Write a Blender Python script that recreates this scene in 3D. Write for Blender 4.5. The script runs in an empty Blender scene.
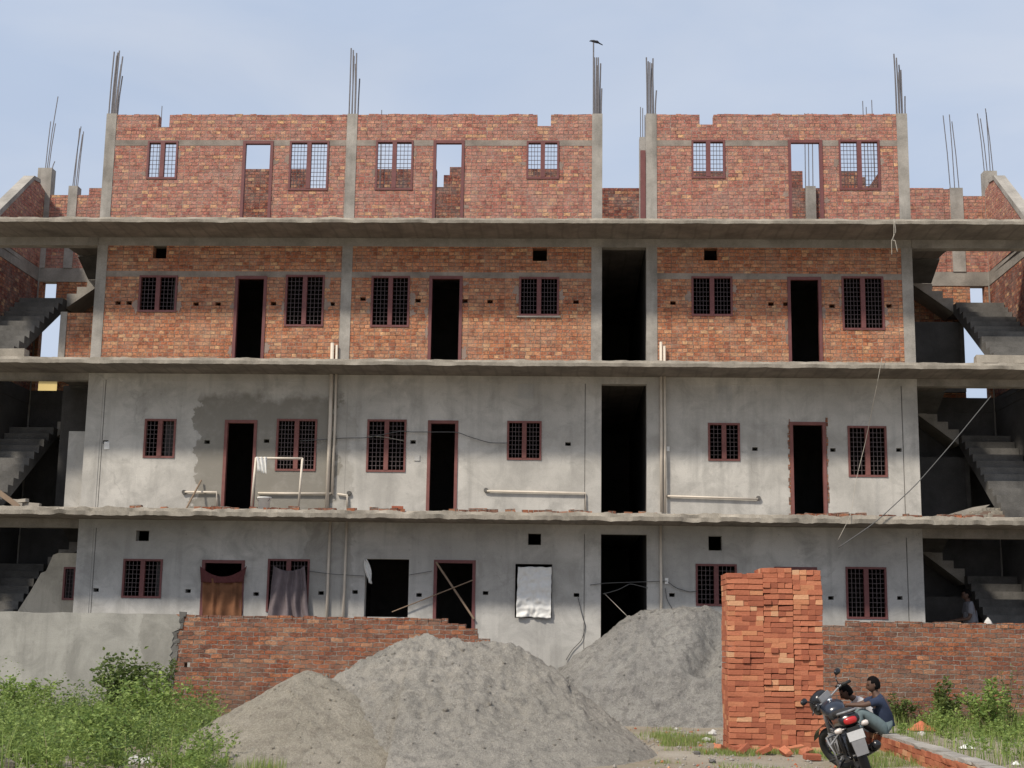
import bpy, bmesh, math, random
from math import sin, cos, pi, radians
from mathutils import Vector, Matrix, noise
random.seed(7)
R = random.random
def ru(a, b): return a + (b - a) * random.random()
SC = bpy.context.scene
C = SC.collection

# ------------------------------------------------------------------ camera
F_PX, PITCH, ROLL, YAW = 1400.0, 0.175057, 0.0148453, 0.0420394
EYE = Vector((0.0, -29.3, 1.7))
_f = Vector((-sin(YAW) * cos(PITCH), cos(YAW) * cos(PITCH), sin(PITCH)))
_r0 = Vector((cos(YAW), sin(YAW), 0))
_u0 = _r0.cross(_f)
_r = _r0 * cos(ROLL) + _u0 * sin(ROLL)
_u = _u0 * cos(ROLL) - _r0 * sin(ROLL)

def ray(px, py): return _f * F_PX + _r * (px - 512) + _u * (384 - py)
def U(px, py, Y=0.0):
    """measured photo position -> (X, Z) on the vertical plane at depth Y"""
    d = ray(px, py); t = (Y - EYE.y) / d.y
    return d.x * t, EYE.z + d.z * t
def G(px, py, z=0.0):
    """measured photo position -> (X, Y) on the level plane at height z"""
    d = ray(px, py); t = (z - EYE.z) / d.z
    return d.x * t, EYE.y + d.y * t

cam = bpy.data.cameras.new('camera')
cam.sensor_width = 36; cam.lens = F_PX / 1024 * 36
cam.clip_start = 0.1; cam.clip_end = 3000
co = bpy.data.objects.new('camera', cam); C.objects.link(co)
co.matrix_world = Matrix(((_r.x, _u.x, -_f.x, EYE.x), (_r.y, _u.y, -_f.y, EYE.y), (_r.z, _u.z, -_f.z, EYE.z), (0, 0, 0, 1)))
SC.camera = co

# ------------------------------------------------------------------ light
SUN_EL, SUN_AZ = radians(48), radians(41)          # high, in front of the facade and to its left
sdir = Vector((-sin(SUN_AZ) * cos(SUN_EL), -cos(SUN_AZ) * cos(SUN_EL), sin(SUN_EL)))
sl = bpy.data.lights.new('sun', 'SUN'); sl.energy = 3.05; sl.angle = radians(5); sl.color = (1.0, 0.92, 0.80)
so = bpy.data.objects.new('sun', sl); C.objects.link(so)
so.rotation_euler = sdir.to_track_quat('Z', 'Y').to_euler(); so.location = (-20, -30, 40)
W = bpy.data.worlds.new('World'); SC.world = W; W.use_nodes = True
wn = W.node_tree; wn.nodes.clear()
wo = wn.nodes.new('ShaderNodeOutputWorld'); wb = wn.nodes.new('ShaderNodeBackground')
sk = wn.nodes.new('ShaderNodeTexSky'); sk.sky_type = 'NISHITA'; sk.sun_disc = False
sk.sun_elevation = SUN_EL; sk.sun_rotation = radians(180 + 41)
sk.air_density = 1.0; sk.dust_density = 3.5; sk.ozone_density = 1.5
tc = wn.nodes.new('ShaderNodeTexCoord'); mp = wn.nodes.new('ShaderNodeMapping')
mp.inputs['Scale'].default_value = (1.2, 1.2, 3.5)
nz = wn.nodes.new('ShaderNodeTexNoise'); nz.inputs['Scale'].default_value = 1.6; nz.inputs['Detail'].default_value = 4
rp = wn.nodes.new('ShaderNodeMapRange')
rp.inputs[1].default_value = 0.35; rp.inputs[2].default_value = 0.75; rp.inputs[3].default_value = 0.80; rp.inputs[4].default_value = 1.0
mx = wn.nodes.new('ShaderNodeMix'); mx.data_type = 'RGBA'
cl = wn.nodes.new('ShaderNodeMix'); cl.data_type = 'RGBA'         # thin high cloud veil, whiter in streaks
cl.inputs['A'].default_value = (4.05, 4.75, 6.0, 1); cl.inputs['B'].default_value = (5.0, 5.45, 6.3, 1)
n2 = wn.nodes.new('ShaderNodeTexNoise'); n2.inputs['Scale'].default_value = 2.6; n2.inputs['Detail'].default_value = 6; n2.inputs['Distortion'].default_value = 0.4
r2 = wn.nodes.new('ShaderNodeMapRange'); r2.inputs[1].default_value = 0.38; r2.inputs[2].default_value = 0.66
L = wn.links.new
L(tc.outputs['Generated'], mp.inputs[0]); L(mp.outputs[0], nz.inputs['Vector']); L(nz.outputs['Fac'], rp.inputs[0])
L(mp.outputs[0], n2.inputs['Vector']); L(n2.outputs['Fac'], r2.inputs[0]); L(r2.outputs[0], cl.inputs['Factor']); L(cl.outputs['Result'], mx.inputs['B'])
L(rp.outputs[0], mx.inputs['Factor']); L(sk.outputs[0], mx.inputs['A']); L(mx.outputs['Result'], wb.inputs[0])
wb.inputs[1].default_value = 0.10
L(wb.outputs[0], wo.inputs[0])
SC.view_settings.view_transform = 'Standard'; SC.view_settings.look = 'None'
SC.view_settings.exposure = 0.42; SC.view_settings.gamma = 1.0
SC.render.engine = 'CYCLES'

# ------------------------------------------------------------------ materials
class NT:
    def __init__(s, name, rough=0.85, spec=0.25):
        s.m = bpy.data.materials.new(name); s.m.use_nodes = True
        s.t = s.m.node_tree; s.b = s.t.nodes['Principled BSDF']
        s.b.inputs['Roughness'].default_value = rough
        s.b.inputs['Specular IOR Level'].default_value = spec
        s._uv = s._ob = None
    def n(s, kind, **kw):
        k = s.t.nodes.new('ShaderNode' + kind)
        for a, v in kw.items(): setattr(k, a, v)
        return k
    def put(s, sock, v):
        if v is None: return
        if isinstance(v, bpy.types.NodeSocket): s.t.links.new(v, sock)
        elif isinstance(v, (tuple, list)) and len(v) == 3 and sock.type == 'RGBA': sock.default_value = (*v, 1)
        else: sock.default_value = v
    def uv(s):
        if not s._uv: s._uv = s.n('TexCoord').outputs['UV']
        return s._uv
    def ob(s):
        if not s._ob: s._ob = s.n('TexCoord').outputs['Object']
        return s._ob
    def noise(s, vec, scale, detail=4, rough=0.55, stretch=None, dist=0.0):
        if stretch:
            m = s.n('Mapping'); m.inputs['Scale'].default_value = stretch; s.put(m.inputs[0], vec); vec = m.outputs[0]
        k = s.n('TexNoise'); s.put(k.inputs['Vector'], vec)
        k.inputs['Scale'].default_value = scale; k.inputs['Detail'].default_value = detail
        k.inputs['Roughness'].default_value = rough; k.inputs['Distortion'].default_value = dist
        return k.outputs['Fac']
    def ramp(s, fac, stops, interp='LINEAR'):
        k = s.n('ValToRGB'); k.color_ramp.interpolation = interp
        e = k.color_ramp.elements
        while len(e) < len(stops): e.new(0.5)
        for i, (p, c) in enumerate(stops):
            e[i].position = p; e[i].color = (c, c, c, 1) if not isinstance(c, tuple) else (*c, 1)
        s.put(k.inputs[0], fac); return k.outputs[0]
    def mix(s, fac, a, b, mode='MIX'):
        k = s.n('Mix', data_type='RGBA', blend_type=mode)
        s.put(k.inputs['Factor'], fac); s.put(k.inputs['A'], a); s.put(k.inputs['B'], b)
        return k.outputs['Result']
    def math(s, op, a, b=None, c=None, clamp=False):
        k = s.n('Math', operation=op, use_clamp=clamp)
        for i, v in enumerate((a, b, c)):
            if v is not None: s.put(k.inputs[i], v)
        return k.outputs[0]
    def rng(s, v, a, b, c=0.0, d=1.0, smooth=False):
        k = s.n('MapRange', interpolation_type='SMOOTHSTEP' if smooth else 'LINEAR')
        for i, q in enumerate((v, a, b, c, d)): s.put(k.inputs[i], q)
        return k.outputs[0]
    def vadd(s, a, b):
        k = s.n('VectorMath', operation='ADD'); s.put(k.inputs[0], a); s.put(k.inputs[1], b); return k.outputs[0]
    def bump(s, h, strength=0.5, dist=0.02):
        k = s.n('Bump'); k.inputs['Strength'].default_value = strength; k.inputs['Distance'].default_value = dist
        s.put(k.inputs['Height'], h); s.t.links.new(k.outputs[0], s.b.inputs['Normal'])
    def col(s, v): s.put(s.b.inputs['Base Color'], v)

def plain(name, c, rough=0.6, metal=0.0, spec=0.4, var=0.15, scale=20):
    t = NT(name, rough, spec)
    d = tuple(x * (1 - var) for x in c); l = tuple(min(1, x * (1 + var)) for x in c)
    t.col(t.mix(t.noise(t.ob(), scale, 3), d, l)); t.b.inputs['Metallic'].default_value = metal
    return t.m

def brick_mat(name, stops, mortar, bw=0.155, rh=0.081, ms=0.0065, smear=(0.44, 0.68, 0.55), smear_col=(0.30, 0.28, 0.25), squash=0.72, dirt=None, wobble=0.032, pale=(0.56, 0.33, 0.19)):
    t = NT(name, 0.92, 0.1)
    uv = t.uv()
    wob = t.n('TexNoise'); t.put(wob.inputs['Vector'], uv); wob.inputs['Scale'].default_value = 7.0; wob.inputs['Detail'].default_value = 4
    sv = t.n('VectorMath', operation='SCALE'); t.put(sv.inputs[0], wob.outputs['Color']); sv.inputs['Scale'].default_value = wobble
    vec = t.vadd(uv, sv.outputs[0])
    b = t.n('TexBrick', offset=0.5, offset_frequency=2, squash=squash, squash_frequency=2)
    t.put(b.inputs['Vector'], vec)
    t.put(b.inputs['Color1'], (0, 0, 0)); t.put(b.inputs['Color2'], (1, 1, 1)); t.put(b.inputs['Mortar'], (0, 0, 0))
    for k, v in (('Scale', 1.0), ('Mortar Size', ms), ('Mortar Smooth', 0.25), ('Bias', 0.0), ('Brick Width', bw), ('Row Height', rh)):
        b.inputs[k].default_value = v
    base = t.ramp(b.outputs['Color'], stops)
    big = t.noise(uv, 0.55, 4, 0.6)
    base = t.mix(t.rng(big, 0.3, 0.7, 0.0, 0.3), base, t.mix(1.0, base, (0.62, 0.55, 0.55), 'MULTIPLY'))
    fine = t.noise(uv, 26, 5, 0.7); blot = t.noise(uv, 6.5, 5, 0.7)
    base = t.mix(0.8, base, t.ramp(fine, [(0.25, 0.6), (0.75, 1.45)]), 'MULTIPLY')
    base = t.mix(0.85, base, t.ramp(blot, [(0.3, 0.5), (0.7, 1.5)]), 'MULTIPLY')
    base = t.mix(t.rng(t.noise(uv, 11, 6, 0.75), 0.53, 0.68, 0, 0.8), base, pale)
    sm = t.noise(uv, 1.7, 8, 0.75)
    base = t.mix(t.rng(sm, smear[0], smear[1], 0.0, smear[2]), base, smear_col)
    mcol = t.mix(t.rng(t.noise(uv, 5, 6, 0.7), 0.38, 0.66), tuple(x * 0.25 for x in mortar), tuple(min(1, x * 1.2) for x in mortar))
    colr = t.mix(t.math('MULTIPLY', b.outputs['Fac'], 0.85), base, mcol)
    if dirt:                                                     # damp grime along the foot of the wall
        sep = t.n('SeparateXYZ'); t.put(sep.inputs[0], t.ob())
        d = t.math('ADD', sep.outputs[2], t.math('MULTIPLY', t.noise(uv, 1.3, 6, 0.65), 1.0))
        colr = t.mix(t.rng(d, 0.55, 1.15, 0.75, 0.0), colr, dirt)
    t.col(colr)
    h = t.math('ADD', t.math('MULTIPLY', b.outputs['Fac'], -1.0), t.math('MULTIPLY', fine, 0.8))
    h = t.math('ADD', h, t.math('MULTIPLY', b.outputs['Color'], 0.5))
    t.bump(h, 1.0, 0.03)
    return t.m

M = {}
PALE = (0.62, 0.36, 0.19)
M['brick_top'] = brick_mat('facade brick upper', [(0.0, (0.31, 0.115, 0.092)), (0.25, (0.385, 0.155, 0.118)), (0.7, (0.44, 0.195, 0.145)), (0.9, (0.48, 0.24, 0.16)), (1.0, PALE)], (0.42, 0.35, 0.30), smear_col=(0.43, 0.30, 0.25))
M['brick'] = brick_mat('facade brick orange', [(0.0, (0.31, 0.108, 0.062)), (0.25, (0.42, 0.155, 0.082)), (0.7, (0.49, 0.205, 0.104)), (0.9, (0.54, 0.26, 0.14)), (1.0, PALE)], (0.42, 0.34, 0.27), smear_col=(0.43, 0.295, 0.215))
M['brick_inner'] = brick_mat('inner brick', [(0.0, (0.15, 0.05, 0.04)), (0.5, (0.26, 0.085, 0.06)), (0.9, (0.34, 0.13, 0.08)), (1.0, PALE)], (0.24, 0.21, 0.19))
M['brick_yard'] = brick_mat('weathered yard brick', [(0.0, (0.15, 0.062, 0.045)), (0.25, (0.23, 0.083, 0.05)), (0.65, (0.31, 0.112, 0.058)), (0.9, (0.38, 0.15, 0.075)), (1.0, (0.46, 0.24, 0.14))], (0.36, 0.33, 0.29), bw=0.225, rh=0.083, ms=0.008,
                            smear=(0.42, 0.62, 0.7), smear_col=(0.25, 0.165, 0.12), squash=1.0, dirt=(0.15, 0.125, 0.10), wobble=0.065, pale=(0.34, 0.15, 0.09))

def concrete(name, base, var=0.25, streak=0.35, lines=False):
    t = NT(name, 0.93, 0.12); uv = t.uv()
    big = t.noise(uv, 1.4, 7, 0.68); st = t.noise(uv, 2.2, 5, 0.6, stretch=(1.4, 0.25, 1)); fine = t.noise(uv, 40, 5, 0.7)
    c = t.mix(t.rng(big, 0.3, 0.7), tuple(x * (1 - var) for x in base), tuple(x * (1 + var * 0.7) for x in base))
    c = t.mix(t.rng(st, 0.52, 0.75, 0, streak), c, tuple(x * 0.5 for x in base))
    c = t.mix(0.6, c, t.ramp(fine, [(0.25, 0.72), (0.75, 1.25)]), 'MULTIPLY')
    if lines:
        w = t.n('TexWave', wave_type='BANDS', bands_direction='X'); t.put(w.inputs['Vector'], uv)
        w.inputs['Scale'].default_value = 0.9; w.inputs['Distortion'].default_value = 1.5; w.inputs['Detail'].default_value = 2
        c = t.mix(t.rng(w.outputs['Fac'], 0.9, 1.0, 0, 0.4), c, tuple(x * 0.55 for x in base))
    t.col(c); t.bump(t.math('ADD', fine, t.math('MULTIPLY', big, 1.5)), 0.5, 0.012)
    return t.m
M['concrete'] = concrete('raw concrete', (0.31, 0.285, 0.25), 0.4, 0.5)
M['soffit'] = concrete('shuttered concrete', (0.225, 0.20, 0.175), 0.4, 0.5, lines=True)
M['column'] = concrete('column concrete', (0.345, 0.32, 0.285), 0.42, 0.7)
M['edge'] = concrete('slab edge mortar', (0.34, 0.305, 0.255), 0.4, 0.5)
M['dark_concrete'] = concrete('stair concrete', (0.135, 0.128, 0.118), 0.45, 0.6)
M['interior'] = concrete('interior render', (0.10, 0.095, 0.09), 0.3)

def plaster(name, base, damp=None, cool=(1, 1, 1)):
    t = NT(name, 0.93, 0.1); uv = t.uv()
    a = t.noise(uv, 0.45, 5, 0.6); b_ = t.noise(uv, 1.6, 7, 0.68, dist=0.6); st = t.noise(uv, 1.5, 4, 0.6, stretch=(2.2, 0.18, 1)); f = t.noise(uv, 55, 4, 0.7)
    c = t.mix(t.rng(a, 0.32, 0.68), tuple(x * 0.74 for x in base), tuple(x * 1.14 for x in base))
    c = t.mix(t.rng(b_, 0.45, 0.64, 0, 0.8), c, tuple(x * 0.66 for x in base))
    hb = t.noise(uv, 1.3, 5, 0.6, stretch=(0.12, 1.6, 1))
    c = t.mix(t.rng(hb, 0.5, 0.72, 0, 0.4), c, tuple(x * 0.70 for x in base))
    c = t.mix(t.rng(st, 0.52, 0.76, 0, 0.55), c, tuple(x * 0.5 for x in base))
    sp_ = t.noise(uv, 7.0, 6, 0.75); c = t.mix(t.rng(sp_, 0.60, 0.72, 0, 0.55), c, tuple(x * 0.42 for x in base))
    w_ = t.n('TexNoise'); t.put(w_.inputs['Vector'], uv); w_.inputs['Scale'].default_value = 4.0
    wv = t.n('VectorMath', operation='SCALE'); t.put(wv.inputs[0], w_.outputs['Color']); wv.inputs['Scale'].default_value = 0.35
    cr = t.n('TexVoronoi', feature='DISTANCE_TO_EDGE'); t.put(cr.inputs['Vector'], t.vadd(uv, wv.outputs[0])); cr.inputs['Scale'].default_value = 0.55
    cm = t.math('MULTIPLY', t.rng(cr.outputs['Distance'], 0.0, 0.012, 1.0, 0.0), t.rng(t.noise(uv, 0.9, 3), 0.54, 0.64))
    c = t.mix(t.math('MULTIPLY', cm, 0.28), c, tuple(x * 0.35 for x in base))
    c = t.mix(0.45, c, t.ramp(f, [(0.3, 0.75), (0.7, 1.2)]), 'MULTIPLY')
    sep = t.n('SeparateXYZ'); t.put(sep.inputs[0], t.ob())
    if damp:
        wob = t.math('MULTIPLY', t.math('SUBTRACT', t.noise(uv, 1.9, 5, 0.6), 0.5), 1.1)
        for (x0, x1, z0, z1, s) in damp:
            x = t.math('ADD', sep.outputs[0], wob); z = t.math('ADD', sep.outputs[2], t.math('MULTIPLY', wob, 0.8))
            m = t.math('MULTIPLY', t.rng(x, x0 - 0.02, x0 + 0.02), t.rng(x, x1 - 0.03, x1 + 0.03, 1, 0))
            m = t.math('MULTIPLY', m, t.math('MULTIPLY', t.rng(z, z0 - 0.07, z0 + 0.07), t.rng(z, z1 - 0.09, z1 + 0.09, 1, 0)))
            m = t.math('MULTIPLY', m, t.rng(t.noise(uv, 3.2, 6, 0.7), 0.28, 0.5, 0.72, 1.0))
            c = t.mix(t.math('MULTIPLY', m, s), c, tuple(x * 0.40 for x in (base[0] * 1.03, base[1], base[2] * 0.93)))
    t.col(c); t.bump(t.math('ADD', f, t.math('MULTIPLY', b_, 2.0)), 0.35, 0.01)
    return t.m
M['plaster1'] = plaster('first floor plaster', (0.54, 0.515, 0.47), damp=[(-7.95, -4.95, 4.0, 6.55, 0.9), (-4.95, -4.62, 3.9, 6.3, 0.35), (1.7, 6.2, 5.55, 5.9, 0.22), (-2.2, 0.5, 5.5, 5.85, 0.2)])
M['plaster0'] = plaster('ground floor plaster', (0.51, 0.495, 0.465), damp=[(-5.6, -4.4, 1.0, 3.9, 0.35), (-2.0, 0.3, 2.2, 3.2, 0.25)])
M['plaster_yard'] = plaster('yard wall plaster', (0.385, 0.37, 0.335), damp=[(-8.0, -7.0, -1.0, 3.0, 0.35)])
M['steel'] = plain('maroon primer', (0.155, 0.055, 0.052), 0.6, var=0.3, scale=8)
M['steel_faded'] = plain('dusty maroon primer', (0.19, 0.075, 0.065), 0.75, var=0.35, scale=6)
M['bar'] = plain('grille bar', (0.075, 0.052, 0.055), 0.6)
M['bar_grey'] = plain('dusty grille bar', (0.13, 0.10, 0.10), 0.8)
M['lintel'] = concrete('lintel concrete', (0.285, 0.245, 0.21), 0.45, 0.6)
M['mortar'] = concrete('mortar smear', (0.31, 0.235, 0.195), 0.35)
M['plaster_lit'] = plaster('sun toned stair plaster', (0.52, 0.47, 0.38))  # lighter cream puts sunlight on the stair wall into its colour
M['rebar'] = plain('reinforcing steel', (0.16, 0.15, 0.155), 0.6, 0.4, var=0.4)
M['pvc'] = plain('cream pipe', (0.62, 0.55, 0.46), 0.5, var=0.2, scale=5)
M['black'] = plain('black rubber', (0.02, 0.02, 0.02), 0.7)
M['blackpaint'] = plain('black paint', (0.012, 0.012, 0.014), 0.25, spec=0.5)
M['cable'] = plain('grey cable', (0.10, 0.10, 0.10), 0.7)
M['rope'] = plain('pale rope', (0.36, 0.33, 0.28), 0.9)
M['white'] = plain('white sacking', (0.74, 0.73, 0.70), 0.8, var=0.12, scale=12)
M['brown_cloth'] = plain('brown cloth', (0.17, 0.075, 0.036), 0.95, var=0.6, scale=5)
M['maroon_cloth'] = plain('maroon cloth', (0.10, 0.03, 0.03), 0.95, var=0.3)
M['grey_cloth'] = plain('mauve grey cloth', (0.165, 0.135, 0.14), 0.95, var=0.45, scale=5)
M['wood'] = plain('weathered wood', (0.23, 0.165, 0.115), 0.9, var=0.35, scale=7)
M['yellow'] = plain('yellow house paint', (0.62, 0.47, 0.19), 0.8, var=0.1, scale=2)
M['pebble'] = plain('pebble', (0.27, 0.25, 0.22), 0.95, var=0.35, scale=30)
M['stone'] = plain('pale stone', (0.50, 0.48, 0.45), 0.9, var=0.3, scale=9)
M['orange_rag'] = plain('orange rag', (0.50, 0.15, 0.08), 0.9, var=0.3)
M['chrome'] = plain('bright steel', (0.55, 0.55, 0.56), 0.25, 1.0)
M['silver'] = plain('grey plastic', (0.22, 0.22, 0.225), 0.45)
M['tank'] = plain('blue black paint', (0.018, 0.023, 0.036), 0.22, spec=0.6)
M['red_lens'] = plain('red lens', (0.42, 0.02, 0.02), 0.25, spec=0.6)
M['lens'] = plain('clear lens', (0.62, 0.55, 0.50), 0.3, spec=0.6)
M['plate'] = plain('white plate', (0.55, 0.55, 0.545), 0.5, var=0.1, scale=40)
M['skin'] = plain('brown skin', (0.10, 0.055, 0.038), 0.6)
M['hair'] = plain('black hair', (0.006, 0.005, 0.005), 0.9, spec=0.1)
M['shirt_blue'] = plain('navy shirt', (0.022, 0.032, 0.065), 0.9, var=0.3)
M['jeans'] = plain('faded jeans', (0.12, 0.16, 0.17), 0.95, var=0.25)
M['shirt_white'] = plain('white shirt', (0.62, 0.60, 0.60), 0.9)
M['shirt_grey'] = plain('grey shirt', (0.20, 0.20, 0.22), 0.9)
M['dark_trousers'] = plain('dark trousers', (0.04, 0.04, 0.05), 0.9)
M['bird'] = plain('dark feathers', (0.03, 0.03, 0.035), 0.8)

def sandmat(name, a, b, dark):
    t = NT(name, 0.97, 0.08); o = t.ob()
    big = t.noise(o, 0.9, 6, 0.6); mid = t.noise(o, 6, 6, 0.7); fine = t.noise(o, 60, 5, 0.8)
    c = t.mix(t.rng(big, 0.35, 0.65), a, b)
    c = t.mix(t.rng(mid, 0.46, 0.66, 0, 0.75), c, dark)
    c = t.mix(1.0, c, t.ramp(fine, [(0.28, 0.55), (0.72, 1.4)]), 'MULTIPLY')
    v = t.n('TexVoronoi'); t.put(v.inputs['Vector'], o); v.inputs['Scale'].default_value = 22
    c = t.mix(t.rng(v.outputs['Distance'], 0.08, 0.2, 0.35, 0.0), c, tuple(min(1, x * 1.7) for x in b))
    t.col(c); t.bump(t.math('ADD', t.math('MULTIPLY', mid, 2.2), fine), 1.0, 0.05)
    return t.m
M['sand_beige'] = sandmat('beige sand', (0.42, 0.375, 0.30), (0.49, 0.44, 0.36), (0.29, 0.255, 0.205))
M['sand_grey'] = sandmat('grey stone dust', (0.40, 0.37, 0.32), (0.49, 0.45, 0.39), (0.25, 0.235, 0.21))
M['sand_rear'] = sandmat('dark grey stone dust', (0.33, 0.315, 0.29), (0.42, 0.40, 0.365), (0.20, 0.19, 0.18))

def groundmat():
    t = NT('dirt ground', 0.97, 0.08); o = t.ob()
    big = t.noise(o, 0.5, 6, 0.62); mid = t.noise(o, 4, 6, 0.7); fine = t.noise(o, 45, 5, 0.8)
    c = t.mix(t.rng(big, 0.35, 0.65), (0.27, 0.225, 0.165), (0.40, 0.36, 0.30))
    c = t.mix(t.rng(mid, 0.5, 0.75, 0, 0.5), c, (0.20, 0.165, 0.12))
    c = t.mix(t.rng(t.noise(o, 1.1, 6, 0.7), 0.56, 0.68, 0, 0.45), c, (0.11, 0.13, 0.05))
    c = t.mix(0.7, c, t.ramp(fine, [(0.28, 0.6), (0.72, 1.35)]), 'MULTIPLY')
    t.col(c); t.bump(t.math('ADD', mid, fine), 0.7, 0.03)
    return t.m
M['ground'] = groundmat()

def leafmat(name, a, b):
    t = NT(name, 0.6, 0.3)
    oi = t.n('ObjectInfo'); g = t.n('NewGeometry')
    t.col(t.ramp(g.outputs['Random Per Island'], [(0.0, a), (0.55, tuple((x + y) / 2 for x, y in zip(a, b))), (1.0, b)]))
    tr = t.n('BsdfTranslucent'); t.put(tr.inputs[0], tuple(min(1, x * 1.5) for x in b))
    ms = t.n('MixShader'); ms.inputs[0].default_value = 0.28
    out = t.t.nodes['Material Output']
    t.t.links.new(t.b.outputs[0], ms.inputs[1]); t.t.links.new(tr.outputs[0], ms.inputs[2]); t.t.links.new(ms.outputs[0], out.inputs[0])
    return t.m
M['weed'] = leafmat('weed leaf', (0.08, 0.14, 0.03), (0.28, 0.36, 0.10))
M['bush'] = leafmat('bush leaf', (0.045, 0.08, 0.02), (0.17, 0.215, 0.065))
M['weed_dark'] = leafmat('dark weed leaf', (0.045, 0.085, 0.022), (0.16, 0.215, 0.06))  # darker leaf tone, given to clumps picked by noise
M['dry'] = leafmat('dry grass', (0.22, 0.20, 0.09), (0.40, 0.36, 0.20))
M['stem'] = plain('plant stem', (0.12, 0.11, 0.06), 0.9)

def loosebrick():
    t = NT('stack brick', 0.93, 0.1); o = t.ob()
    oi = t.n('ObjectInfo'); geo = t.n('NewGeometry')
    r = t.math('FRACT', t.math('ADD', oi.outputs['Random'], geo.outputs['Random Per Island']))
    c = t.ramp(r, [(0.0, (0.30, 0.10, 0.06)), (0.4, (0.39, 0.135, 0.076)), (0.8, (0.45, 0.17, 0.097)), (0.93, (0.50, 0.22, 0.115)), (1.0, (0.58, 0.34, 0.20))])
    f = t.noise(t.n('TexCoord').outputs['Generated'], 5, 5, 0.7)
    c = t.mix(0.7, c, t.ramp(f, [(0.25, 0.62), (0.75, 1.35)]), 'MULTIPLY')
    t.col(c); t.bump(f, 0.5, 0.01)
    return t.m
M['loose'] = loosebrick()

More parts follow.
